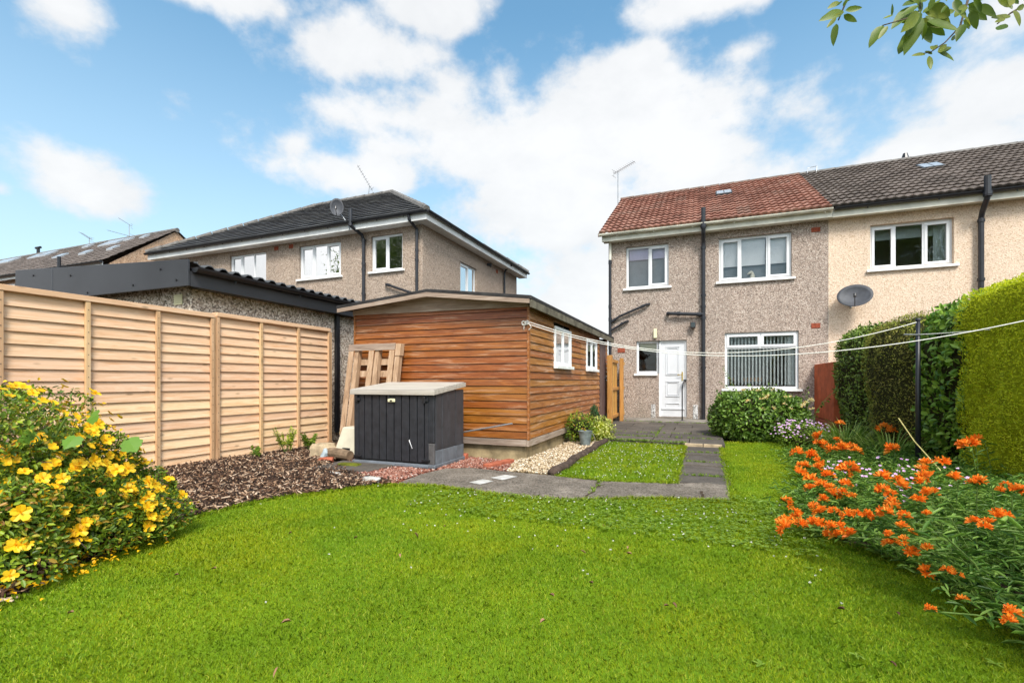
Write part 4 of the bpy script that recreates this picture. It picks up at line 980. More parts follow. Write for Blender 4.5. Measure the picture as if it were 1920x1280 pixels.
m = MB(); m.tube([(FX0, 13.42, FR), (FX1 + .08, 13.42, FR)], .1, 8); m.build('ridge', M['ridge_g'], rff)
halfgutter(fh, (FX0, FY - .05, FE - .03), (FX1 + .05, FY - .05, FE - .03), .07, 'black')
m = MB(); m.box(FX0, FX1, FY + .02, FY + .05, FE - .2, FE - .04); m.build('fascia', M['fasc_w'], fh)
def far_sky(x0, x1, y0, y1, wide=True):
    m = MB(); mr = (FR - FE) / (13.42 - FY); z = lambda y: FE + (y - FY) * mr
    m.hexa([(x0, y0, z(y0) + .02), (x1, y0, z(y0) + .02), (x1, y1, z(y1) + .02), (x0, y1, z(y1) + .02), (x0, y0, z(y0) + .10), (x1, y0, z(y0) + .10), (x1, y1, z(y1) + .10), (x0, y1, z(y1) + .10)])
    m.build('skylight', M['skylight'], fh)
for a in [(-24.9, -23.6, 12.75, 13.25), (-30.6, -29.0, 12.75, 13.25), (-34., -32.3, 12.75, 13.25), (-24.6, -24.1, 11.9, 12.2), (-26.8, -26.2, 12.0, 12.35), (-22.65, -22.25, 11.9, 12.2), (-23.45, -23.05, 12.95, 13.2), (-22.35, -22.0, 12.95, 13.18), (-26.7, -26.2, 13.05, 13.3)]: far_sky(*a)
vpipe(fh, -23.2, FY - .10, 0, 5.85, .06, (5.4,), 'soil_pipe')
vpipe(fh, -20.9, FY + .1, 0, 5.35, .05, (), 'drainpipe')
aerial('tv_aerial', (-23.95, 13.4, 7.4), (-23.95, 13.4, 7.55), (-25.0, 13.2, 7.85), 'tv aerial with long boom on the far left roof', 5)
aerial('tv_aerial', (-23.9, 13.45, 7.4), (-23.9, 13.45, 8.05), (-24.2, 13.2, 8.3), 'upright tv aerial nearest the gable of the far left roof', 4)
aerial('tv_aerial', (-26.8, 13.4, 7.4), (-26.8, 13.4, 7.75), (-27.3, 13.3, 8.05), 'dark tv aerial left of the other two on the far left roof', 5)
m = MB(); m.tube([(-31.1, 13.4, 7.4), (-31.1, 13.4, 7.72)], .07, 8); m.tube([(-31.3, 13.4, 7.75), (-30.9, 13.4, 7.75)], .06, 8); m.build('roof_vent', M['black'], fh)

# ------------------------------------------------------------------ garage with black fascia
gr = thing('garage', (-7.9, 6.8, 0), 'pebbledashed garage with black fascia board and corrugated roof behind the fence', 'garage')
GX, GX0, GY, GYB = -6.02, -9.75, 4.10, 9.6
m = MB(); m.box(GX0 + .15, GX, GY, GYB, -.05, 2.3); m.build('wall', M['rc_garage'], gr)
m = MB(); m.prism([(GX0, 3.95, 2.19), (-5.84, 3.95, 2.175), (-5.84, 3.95, 2.50), (GX0, 3.95, 2.70)], (0, -.02, 0), (0, .005, 0)); fb = m.build('fascia', M['fascia_dk'], gr, bevel=.004)
m = MB()
for x, z in ((-9.25, 2.58), (-7.9, 2.23), (-6.9, 2.26), (-6.35, 2.42), (-6.05, 2.26), (-8.3, 2.5)): m.tube([(x, 3.93, z), (x, 3.918, z)], .014, 8)
m.build('fixing', M['black'], fb)
MB().box(-8.757, -8.752, 3.926, 3.929, 2.19, 2.64).build('joint', M['box_base'], fb)
m = MB(); m.hexa([(-5.86, 3.96, 2.175), (-5.84, 3.96, 2.175), (-5.84, GYB, 2.175), (-5.86, GYB, 2.175), (-5.86, 3.96, 2.36), (-5.84, 3.96, 2.36), (-5.84, GYB, 2.36), (-5.86, GYB, 2.36)]); m.box(GX, -5.862, GY, GYB, 2.178, 2.19); m.build('side_fascia', M['fascia_dk'], gr)
halfgutter(gr, (-5.775, 3.97, 2.40), (-5.775, 9.6, 2.40), .062, 'black', brk=1.1)
# corrugated sheet: corrugations run across, seen end-on above the gutter
nY = 240; yy = np.linspace(3.97, GYB, nY); cw = .018 * np.clip(np.cos(2 * np.pi * yy / .19) * 1.8, -1, 1)
V = np.concatenate([np.stack([np.full(nY, -5.80), yy, 2.455 + cw], 1), np.stack([np.full(nY, GX0), yy, 2.65 + cw], 1), np.stack([np.full(nY, -5.80), yy, 2.44 + cw], 1)])
i = np.arange(nY - 1); F = np.concatenate([np.stack([i, i + 1, nY + i + 1, nY + i], 1), np.stack([2 * nY + i, 2 * nY + i + 1, i + 1, i], 1)])
npmesh('roof', V, F, M['corr'], gr)
m = MB(); m.box(GX, GX + .062, 6.62, 6.70, .1, 2.33); m.box(GX, -5.80, 6.62, 6.70, 2.30, 2.36); m.build('drainpipe', M['black'], gr, bevel=.006)
m = MB()
for i in range(6): m.box(-6.34 + i * .026, -6.325 + i * .026, GY - .012, GY - .002, 1.99, 2.12)
for i in range(6): m.box(-6.345, -6.19, GY - .018, GY - .012, 1.99 + i * .024, 2.0 + i * .024)
m.build('vent_grille', M['cream'], gr)

# ------------------------------------------------------------------ lap panel fence
fence = thing('lap_fence', (-5.62, 3.1, 0), 'new pale timber lap panel fence behind the yellow shrub', 'fence')
def fence_panel(y0, y1, top, xo=0.):
    m = MB(); n = 16; h = (top - .06 - .02) / n; X = -5.625 + xo
    for i in range(n):
        z = .0 + .02 + i * h; jy = random.uniform(-.002, .002)
        m.hexa([(X - .006, y0, z - .004), (X + .024 + jy, y0, z - .004), (X + .024 + jy, y1, z - .004 + random.uniform(-.003, .003)), (X - .006, y1, z - .004),
                (X - .006, y0, z + h + .012), (X + .002, y0, z + h + .012), (X + .002, y1, z + h + .012), (X - .006, y1, z + h + .012)])
    pn = m.build('panel', M['fence'], fence)
    b = MB()
    for k in range(4):
        y = y0 + (y1 - y0) * k / 3; w_ = .020
        yy0 = y - w_ if 0 < k < 3 else (y if k == 0 else y - .04)
        b.box(X + .018, X + .050, yy0, yy0 + .04, .0, top - .055)
        b.box(X - .04, X - .008, yy0, yy0 + .04, .0, top - .055)
    b.build('batten', M['fence_frame'], pn, bevel=.003)
    nb_ = MB()
    for k in range(4):
        y = y0 + (y1 - y0) * k / 3; yc_ = y + (.02 if k == 0 else (-.02 if k == 3 else 0.))
        for i in range(n): nb_.tube([(X + .049, yc_, .055 + i * h), (X + .0525, yc_, .055 + i * h)], .0045, 6)
    nb_.build('nail_heads', M['rust'], pn)
    c = MB().box(X - .045, X + .056, y0, y1, top - .052, top); c.build('cap_rail', M['fence_rail'], pn, bevel=.003)
fence_panel(4.11, 6.05, 1.858); fence_panel(2.13, 4.07, 1.835, .01); fence_panel(.15, 2.09, 1.835, .01); fence_panel(-1.83, .11, 1.835, .01)
for y in (4.072, 2.092, .112, 6.06, -1.87):
    m = MB().box(-5.66, -5.59, y, y + .035, -.02, 1.80); m.build('post', M['fence_frame'], fence)
# dark old timber behind
t = thing('timber_barrier', (-5.2, 6.5, 0), 'old black timber boarding in the gap between fence and shed', 'boarding')
m = MB()
for i in range(6): m.box(-5.62 + i * .145, -5.62 + i * .145 + .138, 6.55, 6.57, 0, .70 + .02 * (i % 2))
m.build('boards', M['black_wood'], t); MB().box(-5.62, -4.76, 6.52, 6.548, .60, .66).build('rail', M['black_wood'], t)

# ------------------------------------------------------------------ shed
shed = thing('timber_shed', (-3.44, 8.5, 0), 'long orange stained timber shed with shallow black felt roof', 'shed')
SX0, SX1, SY0, SY1 = -4.81, -2.07, 5.74, 11.25
m = MB(); m.box(SX0 + .05, SX1 - .035, SY0 + .04, SY1 - .05, -.05, .17); m.build('plinth', M['plinth'], shed, bevel=.008)
m = MB(); m.box(SX0 + .03, SX1 - .03, SY0 + .03, SY1 - .03, .17, 2.0); 
inner = m  # solid core replaced by four thin inner skins so that the windows can look inside
m = MB(); m.box(SX0 + .02, SX1 - .02, SY0 + .022, SY0 + .03, .17, 2.0); m.box(SX0 + .02, SX0 + .03, SY0 + .03, SY1, .17, 2.0); m.box(SX0 + .03, SX1 - .02, SY1 - .03, SY1 - .02, .17, 2.0); m.box(SX0 + .03, SX1 - .03, SY0 + .03, SY1 - .03, .17, .2)
SW = [(6.86, 7.82, 1.25, 1.84), (9.0, 9.95, 1.25, 1.82)]
m.build('lining', M['core'], shed)
def clad(mb, o, A, Nn, L, z0, z1, h, holes, seam=()):
    bx = fr(o, A, Nn); o = np.array(o, float); A = np.array(A, float); Nn = np.array(Nn, float); n = int(round((z1 - z0) / h)); h = (z1 - z0) / n
    for i in range(n):
        a, b = z0 + i * h, z0 + (i + 1) * h; c = (a + b) / 2; cuts = [(0, L)]
        for (h0, h1, p, q) in holes:
            if b > p + .02 and a < q - .02:
                nc = []
                for s, e in cuts:
                    if h0 <= s and h1 >= e: continue
                    if h1 <= s or h0 >= e: nc.append((s, e)); continue
                    if h0 > s: nc.append((s, h0))
                    if h1 < e: nc.append((h1, e))
                cuts = nc
        for sm in seam:
            nc = []
            for s, e in cuts:
                if s < sm < e: nc += [(s, sm - .002), (sm + .002, e)]
                else: nc.append((s, e))
            cuts = nc
        for s, e in cuts:
            j = random.uniform(-.001, .001); P = lambda al, d, z: o + A * al + Nn * (d + j) + np.array([0, 0, z])
            gz = .006
            mb.hexa([P(s, -.012, a), P(e, -.012, a), P(e, .017, a + .001), P(s, .017, a + .001), P(s, -.012, b - gz), P(e, -.012, b - gz), P(e, .004, b - gz), P(s, .004, b - gz)])
m = MB(); clad(m, (SX0, SY0, 0), (1, 0, 0), (0, -1, 0), SX1 - SX0, .26, 2.02, .098, []); fcl = m.build('front_cladding', M['shed_x'], shed)
m = MB(); clad(m, (SX1, SY0, 0), (0, 1, 0), (1, 0, 0), SY1 - SY0, .26, 2.0, .098, [(a - SY0, b - SY0, c, d) for a, b, c, d in SW] + [(10.30 - SY0, 11.02 - SY0, .0, 1.93)], seam=(2.8,)); m.build('side_cladding', M['shed_y'], shed)
m = MB(); m.box(SX0, SX1 - .02, SY0 - .018, SY0 + .012, .165, .25); m.build('skirting_board', M['grey_wood_x'], shed, bevel=.003)
m = MB(); m.box(SX1 - .016, SX1 + .020, SY0 - .02, 10.3, .165, .25); m.build('skirting_board', M['grey_wood_y'], shed, bevel=.003)
m = MB(); m.box(SX1 - .002, SX1 + .026, SY0 - .026, SY0 + .024, .25, 1.98); m.build('corner_trim', M['shed_y'], shed, bevel=.003)
m = MB(); m.box(SX0 - .02, SX0 + .012, SY0 - .022, SY1, .17, 1.98); m.build('rear_cladding', M['shed_x'], shed)
AX, AZ, EZL, EZR, OL, OR, OF = -3.44, 2.205, 2.065, 2.02, -4.98, -1.95, SY0 - .22
# roof deck + felt as shallow gable
m = MB(); pr_ = [(OL, OF, EZL), (AX, OF, AZ), (OR, OF, EZR), (OR, OF, EZR + .045), (AX, OF, AZ + .045), (OL, OF, EZL + .045)]
m.prism(pr_, (0, 0, 0), (0, SY1 + .25 - OF, 0)); m.build('felt_roof', M['felt'], shed, bevel=.006)
m = MB(); m.prism([(OL + .02, OF, EZL - .055), (AX, OF, AZ - .062), (OR - .02, OF, EZR - .055), (OR - .02, OF, EZR - .002), (AX, OF, AZ - .002), (OL + .02, OF, EZL - .002)], (0, -.012, 0), (0, .012, 0)); m.build('bargeboard', M['grey_wood_x'], shed, bevel=.002)
m = MB(); m.prism([(SX0 - .02, SY0 - .04, 1.985), (SX1 + .02, SY0 - .04, 1.955), (SX1 + .02, SY0 - .04, 2.0), (AX, SY0 - .04, AZ - .01), (SX0 - .02, SY0 - .04, 2.05)], (0, 0, 0), (0, .03, 0)); m.build('gable_board', M['grey_wood_x'], shed, bevel=.002)
m = MB(); m.box(SX0 - .02, OR - .03, OF + .016, SY0 - .045, 2.012, 2.017); 
m = MB(); m.box(OR - .022, OR, OF + .014, SY1 + .24, EZR - .10, EZR - .003); m.build('eaves_board', M['mossfelt'], shed, bevel=.003)
bxd = fr((SX1, 0, 0), (0, 1, 0), (1, 0, 0))
for k, (a, b, c, d) in enumerate(SW):
    window(shed, bxd, a, b, c, d, [1, 1], (), rec=-.035, fw=.05, sill=True, sill_over=.035, silld=.075, room='room', roomd=.9, glass='glass_lo', mat='clad_white', rooma=.0)
m = MB(); bxd(m, 10.32, 11.0, -.02, .012, .2, 1.91)
for k in range(6): bxd(m, 10.335 + k * .11, 10.335 + k * .11 + .10, .012, .020, .22, 1.90)
dr = m.build('shed_door', M['brown_door'], shed, bevel=.002)
m = MB(); m.tube([(SX1 + .02, 10.86, 1.08), (SX1 + .07, 10.86, 1.08)], .02, 8); m.build('knob', M['black_iron'], dr)
# white hook + rope coil at the corner
t = thing('rope_hook', (-2.07, SY0 - .03, 1.75), 'coil of white rope tied to a hook at the shed corner', 'rope hook')
m = MB()
for k, (dx, dz, r_) in enumerate(((0, 0, .026), (.012, -.004, .021), (-.045, .002, .020), (-.035, -.01, .026))):
    m.tube([(-2.07 + dx + r_ * math.cos(a_), SY0 - .035 - .006 * k, 1.752 + dz + r_ * math.sin(a_)) for a_ in np.linspace(0, 6.28, 18)], .0045, 6)
m.tube([(-2.05, SY0 - .05, 1.745), (-2.02, SY0 - .05, 1.71), (-2.005, SY0 - .05, 1.69), (-2.03, SY0 - .05, 1.665), (-2.05, SY0 - .05, 1.655)], .004, 6)
m.tube([(-2.10, SY0 - .04, 1.72), (-2.11, SY0 - .045, 1.68), (-2.105, SY0 - .045, 1.66)], .004, 6)
m.build('rope_coil', M['rope'], t, smooth=True); m = MB(); m.tube([(-2.06, SY0 + .0, 1.76), (-2.06, SY0 - .05, 1.765), (-2.06, SY0 - .055, 1.74)], .005, 6); m.build('hook', M['metal'], t)

# clothes line
def rope(p0, p1, sag, label, r=.0042):
    p0, p1 = Vector(p0), Vector(p1); n = 40; pts = []
    for i in range(n + 1):
        s = i / n; q = p0.lerp(p1, s); q.z -= 4 * sag * s * (1 - s); pts.append(q)
    o = MB().tube([p - p0 for p in pts], r, 7).build('clothes_rope', M['rope'], None, smooth=True); o.location = p0
    tag(o, label, 'clothes line', 'white clothes lines')
rope((-2.03, SY0 - .06, 1.755), (2.145, 6.34, 1.635), .36, 'upper white clothes line from the shed corner to the black post')
rope((-2.05, SY0 - .07, 1.735), (2.82, 4.56, 1.62), .43, 'lower and nearer white clothes line running from the shed to the right edge')
rope((2.15, 6.30, 1.50), (2.82, 4.60, 1.50), .03, 'short white clothes line going right from the black post', .0045)
def post(x, y, top, label):
    t = thing('clothes_post', (x, y, 0), label, 'post', 'clothes line posts')
    MB().tube([(x, y, -.1), (x, y, .8), (x, y, top)], [.026, .024, .019], 12).build('pole', M['black_iron'], t, smooth=True)
    MB().tube([(x, y, top), (x, y, top + .02)], [.028, .02], 12).build('cap', M['black_iron'], t)
    MB().tube([(x - .13, y - .02, 1.51), (x + .02, y - .02, 1.50)], .006, 6).build('cleat', M['metal'], t)
post(2.165, 6.36, 1.66, 'slim black iron post standing against the hedge'); post(2.84, 4.57, 1.70, 'slim black iron post holding the near end of the clothes line')

# ------------------------------------------------------------------ gate
t = thing('garden_gate', (-1.86, 11.7, 0), 'orange brown timber gate and side panel between shed and house', 'gate')
m = MB()
def gpost(x, y, w_, z): m.box(x - w_, x + w_, y - w_, y + w_, .0, z); return m
MB().box(-1.99, -1.88, 10.82, 10.93, 0, 1.60).build('post', M['gate'], t, bevel=.006); MB().box(-1.86, -1.77, 11.76, 11.85, .03, 1.57).build('post', M['gate'], t, bevel=.006)
m = MB()
for i in range(8): m.box(-1.93, -1.915, 10.95 + i * .10, 10.95 + i * .10 + .092, .12, 1.50)
m.build('side_panel', M['gate'], t)
for z in (.16, .80, 1.44): MB().box(-1.912, -1.88, 10.94, 11.75, z, z + .07).build('rail', M['gate'], t, bevel=.003)
m = MB()
for i in range(5): m.box(-1.88, -1.865, 11.87 + i * .105, 11.87 + i * .105 + .098, .12, 1.52)
gl_ = m.build('gate_leaf', M['gate'], t); m = MB()
for z in (.16, .80, 1.42): m.box(-1.862, -1.83, 11.87, 12.38, z, z + .075)
m.hexa([(-1.86, 11.88, 1.36), (-1.835, 11.88, 1.36), (-1.835, 11.94, 1.42), (-1.86, 11.94, 1.42), (-1.86, 12.28, .2), (-1.835, 12.28, .2), (-1.835, 12.36, .24), (-1.86, 12.36, .24)]); m.build('brace', M['gate'], gl_)

# ------------------------------------------------------------------ storage box
sb = thing('storage_box', (-3.35, 5.0, 0), 'charcoal resin garden storage box with beige lid in front of the shed', 'storage box')
bx0, bx1, by0, by1 = -3.93, -2.805, 4.66, 5.37
m = MB(); m.box(bx0 - .015, bx1 + .02, by0 - .02, by1 + .01, .015, .055); m.box(bx0 + .02, -3.32, by0 - .035, by0 - .02, .015, .045); m.box(-3.18, bx1 - .06, by0 - .035, by0 - .02, .015, .045); m.build('base', M['box_base'], sb, bevel=.008)
def planks(mb, o, A, Nn, edges, z0, z1, bow=.006, taper=0):
    bx = fr(o, A, Nn)
    for i in range(len(edges) - 1): bx(mb, edges[i] + .006, edges[i + 1] - .006, -.012, .006 + (.002 if i % 2 else 0), z0, z1)
m = MB(); m.box(bx0 + .02, bx1 - .02, by0 + .014, by1 - .014, .055, .86); core_ = m.build('body', M['black'], sb)
W_ = bx1 - bx0
lf = MB(); planks(lf, (bx0, by0, 0), (1, 0, 0), (0, -1, 0), [.075, .16, .27, .375, .475, .585], .075, .845); ld = lf.build('door', M['box_dk'], sb, bevel=.003)
rt_ = MB(); planks(rt_, (bx0, by0 - .004, 0), (1, 0, 0), (0, -1, 0), [.588, .69, .80, .905, 1.0, 1.06], .075, .845); rd = rt_.build('door', M['box_dk'], sb, bevel=.003)
m = MB(); m.box(bx0, bx0 + .07, by0 - .004, by0 + .03, .05, .85); m.box(bx1 - .085, bx1, by0 - .004, by0 + .03, .30, .85); m.box(bx0 - .002, bx0 + .02, by0 + .031, by1, .05, .85)
m.build('corner_panel', M['box_dk'], sb, bevel=.012)
m = MB(); m.box(bx1 - .085, bx1 + .001, by0 - .005, by0 + .03, .05, .298); m.build('scuffed_corner', M['box_worn'], sb, bevel=.01)
m = MB(); ee = [.04, .17, .33, .50, .64, .71]
for i in range(len(ee) - 1): m.box(bx1 - .015, bx1 + .004 + .003 * (i % 2), by0 + ee[i] - (.0 if i else .008) , by0 + ee[i + 1] - .006, .215, .90)
m.build('side_panel', M['box_side'], sb, bevel=.004)
m = MB()
for i in range(len(ee) - 1): m.box(bx1 - .012, bx1 + .006 + .003 * (i % 2), by0 + ee[i] - (.0 if i else .008), by0 + ee[i + 1] - .006, .05, .213)
m.build('side_base_panel', M['box_base'], sb, bevel=.004)
for x in (bx0 + .07, bx1 - .10):
    m = MB(); m.box(x - .045, x + .035, by0 - .028, by0 - .008, .77, .80); m.box(x - .03, x, by0 - .034, by0 - .008, .75, .83); m.box(x - .06, x + .05, by0 - .02, by0 - .006, .085, .115); m.build('hinge', M['black'], sb, bevel=.004)
m = MB(); m.box(-3.42, -3.32, by0 - .030, by0 - .012, .76, .80); lk = m.build('latch', M['cream'], sb, bevel=.008)
m = MB(); m.box(-3.385, -3.355, by0 - .034, by0 - .030, .77, .785); m.tube([(-3.405, by0 - .02, .80), (-3.405, by0 - .02, .85)], [.014, .008], 8); m.build('keyhole', M['black'], lk)
# sloping lid in planks
m = MB(); a0, a1 = bx0 - .03, bx1 + .025; f0, f1 = by0 - .045, by1 + .02; zf, zb = .875, .985
def ZL(y): return zf + (zb - zf) * (y - f0) / (f1 - f0)
m.hexa([(a0, f0, zf - .03), (a1, f0, zf - .03), (a1, f1, zb - .05), (a0, f1, zb - .05), (a0, f0, zf + .022), (a1, f0, zf + .022), (a1, f1, zb), (a0, f1, zb)])
m.build('lid', M['box_lid'], sb, bevel=.004); lidb = bpy.data.objects[-1] if False else [o_ for o_ in sb.children if o_.name.startswith('lid')][0]
m = MB(); g_ = MB(); g_.hexa([(a0 + .006, f0 + .006, zf + .0225), (a1 - .006, f0 + .006, zf + .0225), (a1 - .006, f1 - .006, zb + .0005), (a0 + .006, f1 - .006, zb + .0005), (a0 + .006, f0 + .006, zf + .024), (a1 - .006, f0 + .006, zf + .024), (a1 - .006, f1 - .006, zb + .002), (a0 + .006, f1 - .006, zb + .002)]); g_.build('groove', M['box_worn'], lidb)
n_ = 6
for i in range(n_):
    y0_ = f0 + .012 + (f1 - f0 - .02) * i / n_; y1_ = f0 + .012 + (f1 - f0 - .02) * (i + 1) / n_ - .014
    zz = lambda y: zf + .022 + (zb - zf - .022) * (y - f0) / (f1 - f0)
    m.hexa([(a0 + .012, y0_, zz(y0_) - .002), (a1 - .012, y0_, zz(y0_) - .002), (a1 - .012, y1_, zz(y1_) - .002), (a0 + .012, y1_, zz(y1_) - .002), (a0 + .012, y0_, zz(y0_) + .011), (a1 - .012, y0_, zz(y0_) + .011), (a1 - .012, y1_, zz(y1_) + .011), (a0 + .012, y1_, zz(y1_) + .011)])
m.build('planks', M['box_lid'], lidb, bevel=.003)
m = MB(); m.add([(-3.135, by0 - .016, .32), (-3.125, by0 - .016, .335), (-3.105, by0 - .016, .28), (-3.085, by0 - .016, .23), (-3.09, by0 - .016, .23)], [(0, 4, 3, 2, 1)]); m.build('scratch', M['blind_w'], rd)

# ------------------------------------------------------------------ pallet leaning on the shed
pal = thing('wooden_pallet', (-4.4, 5.5, 0), 'weathered wooden pallet leaning upright against the shed behind the box', 'pallet')
tilt = .155
def pb(mb, x0, x1, z0, z1, d0, d1, skew=.0):
    Y = lambda z: 5.44 + tilt * z
    mb.hexa([(x0, Y(z0) - d1, z0), (x1, Y(z0) - d1, z0), (x1, Y(z0) - d0, z0), (x0, Y(z0) - d0, z0), (x0 + skew, Y(z1) - d1, z1), (x1 + skew, Y(z1) - d1, z1), (x1 + skew, Y(z1) - d0, z1), (x0 + skew, Y(z1) - d0, z1)])
for i, x in enumerate((-4.80, -4.44, -4.09)):
    m = MB(); pb(m, x, x + .085, .24 if i == 0 else .25, 1.44, .082, .10, .01); m.build('front_board', M['pallet'], pal, bevel=.003)
    m = MB(); pb(m, x + .09, x + .165, .25, 1.46, .0, .08, .01); m.build('stringer', M['pallet'], pal, bevel=.003)
for i, z in enumerate((.35, .60, .86, 1.11, 1.28)):
    m = MB(); pb(m, -4.74, -3.94, z - .045, z + .045, -.018, -.001); m.build('slat', M['pallet'], pal, bevel=.002)
m = MB(); pb(m, -4.80, -3.99, 1.445, 1.54, .08, .10); m.build('top_board', M['grey_wood_x'], pal, bevel=.003)
m = MB(); pb(m, -3.985, -3.90, 1.36, 1.53, .0, .09); m.build('block', M['pallet'], pal, bevel=.003)

# ------------------------------------------------------------------ clutter near the box
t = thing('plastic_tub', (-4.25, 5.0, 0), 'beige plastic tub standing upside down left of the storage box', 'tub')
P8 = [(-4.50, 4.94, .07), (-4.02, 4.94, .07), (-4.02, 5.22, .07), (-4.50, 5.22, .07), (-4.40, 4.99, .40), (-4.04, 4.99, .40), (-4.04, 5.17, .40), (-4.40, 5.17, .40)]
MB().hexa(P8).build('shell', M['beige'], t, bevel=.015)
MB().box(-4.53, -4.01, 4.915, 5.24, .045, .078).build('rim', M['beige'], t, bevel=.008)
MB().box(-4.36, -4.24, 4.942, 4.965, .10, .135).build('handle_slot', M['black'], t)
def rock(name, loc, s, mat, label, cat, seed=0, rot=0):
    import bmesh
    bm = bmesh.new(); bmesh.ops.create_icosphere(bm, subdivisions=3, radius=1)
    for v in bm.verts:
        q = v.co.copy(); nn = mnoise.noise(q * 1.1 + Vector((seed * 7.3, 0, 0))) * .45 + mnoise.noise(q * 3 + Vector((seed, 3, 0))) * .15
        q = q * (1 + nn); q.x = max(-.8, min(.8, q.x)); q.y = max(-.75, min(.75, q.y)); q.z = max(-.6, min(.65, q.z)); v.co = Vector((q.x * s[0], q.y * s[1], q.z * s[2]))
    me = bpy.data.meshes.new(name); bm.to_mesh(me); bm.free(); me.materials.append(M[mat]); o = bpy.data.objects.new(name, me); COL.objects.link(o); o.location = loc; o.rotation_euler = (0, 0, rot); ORG[o] = np.array(loc, float)
    return tag(o, label, cat)
rock('rock', (-4.62, 4.90, .08), (.21, .16, .17), 'stone_t', 'large tan rubble stone on the bark beside the log', 'stone', 1, .3)
rock('rock', (-3.00, 3.80, .03), (.12, .07, .055), 'stone_w', 'pale pointed stone at the lawn corner by the red chippings', 'stone', 2, .1)
rock('rock', (-3.28, 3.90, .01), (.17, .05, .03), 'stone_w', 'flat pale edging stone left of the pale pointed stone', 'stone', 3, -.3)
rock('rock', (-3.62, 4.02, .01), (.15, .05, .028), 'stone_w', 'flat pale edging stone half buried in the bark', 'stone', 4, -.35)
rock('brick_fragment', (-4.33, 4.62, .03), (.11, .06, .045), 'brick', 'broken orange brick piece by the tan stone', 'brick', 5, .4)
rock('brick_fragment', (-2.88, 5.42, .04), (.13, .08, .06), 'brick', 'mossy broken brick at the foot of the shed', 'brick', 6, .1)
t = MB(); t.tube([(-.22, 0, .075), (-.1, 0, .08), (.05, 0, .078), (.2, 0, .07)], [.065, .07, .068, .06], 12)
o = t.build('log', M['log']); o.location = (-4.30, 4.82, 0); o.rotation_euler = (0, 0, -.15); tag(o, 'short decaying brown log in front of the beige tub', 'log')
o = MB().tube([(0, 0, 0), (.03, .01, .07), (.02, 0, .12)], [.05, .045, .02], 7).build('plastic_scrap', M['blue_scrap']); o.location = (-4.52, 4.78, .02); tag(o, 'crumpled grey blue plastic piece between stone and log', 'plastic scrap')
o = sheet('paving_slab', [(-.42, -.2), (.32, -.24), (.42, .26), (-.36, .3)], .03, M['slab'], .05, bevel=.01); o.location = (-3.72, 4.42, 0); o.rotation_euler = (0, 0, .12); tag(o, 'flat mossy grey slab lying in front of the storage box', 'slab')
o = rock('moss_patch', (-3.82, 4.44, .03), (.18, .09, .02), 'moss', 'yellow green moss cushion growing on the flat slab', 'moss', 8, .1)
o = MB().box(-.05, .05, -.24, .24, 0, .05).build('edging_brick', M['brick'], bevel=.008); o.location = (-2.24, 5.20, .0); o.rotation_euler = (0, 0, -.28); tag(o, 'long red edging brick between red chippings and cream pebbles', 'brick')
o = MB().tube([(-2.98, 5.62, .32), (-2.22, 5.58, .47)], .011, 8).build('metal_rod', M['metal']); tag(o, 'thin metal rod leaning against the shed right of the box', 'rod')
# log edging
for k, (y0, y1) in enumerate(((4.84, 5.75), (5.78, 6.75), (6.78, 7.82))):
    pts = [(.012 * math.sin(yy_ * 5), yy_ - y0, .03 + .008 * math.sin(yy_ * 9)) for yy_ in np.linspace(y0, y1, 9)]
    o = MB().tube(pts, [.05 + .006 * math.sin(i * 2.1 + k) for i in range(9)], 12).build('log_edging', M['kerb'], smooth=True); o.location = (-1.465, y0, 0)
    tag(o, ['dark rounded log edging piece nearest the concrete path', 'middle dark rounded log edging piece beside the pebbles', 'dark rounded log edging piece nearest the patio'][k], 'edging', 'log edging along the small lawn')
# bucket
bk = thing('metal_bucket', (-1.67, 7.25, .01), 'small grey zinc bucket standing on the pebbles beside the shed', 'bucket')
m = MB(); c0 = Vector((-1.67, 7.25, .01)); n = 20; V = []; F = []
prof = [(0, .0), (.072, .0), (.105, .215), (.112, .218), (.112, .228), (.102, .226), (.068, .012), (0, .012)]
for r_, z in prof:
    for k in range(n): a_ = 2 * math.pi * k / n; V.append(c0 + Vector((r_ * math.cos(a_), r_ * math.sin(a_), z)))
for i in range(len(prof) - 1):
    for k in range(n): F.append((i * n + k, i * n + (k + 1) % n, (i + 1) * n + (k + 1) % n, (i + 1) * n + k))
m.add(V, F); m.build('body', M['zinc'], bk)
MB().tube([c0 + Vector((.108, 0, .205)), c0 + Vector((.15, 0, .12)), c0 + Vector((.155, 0, .02)), c0 + Vector((.12, -.02, .0))], .004, 6).build('handle', M['metal'], bk)

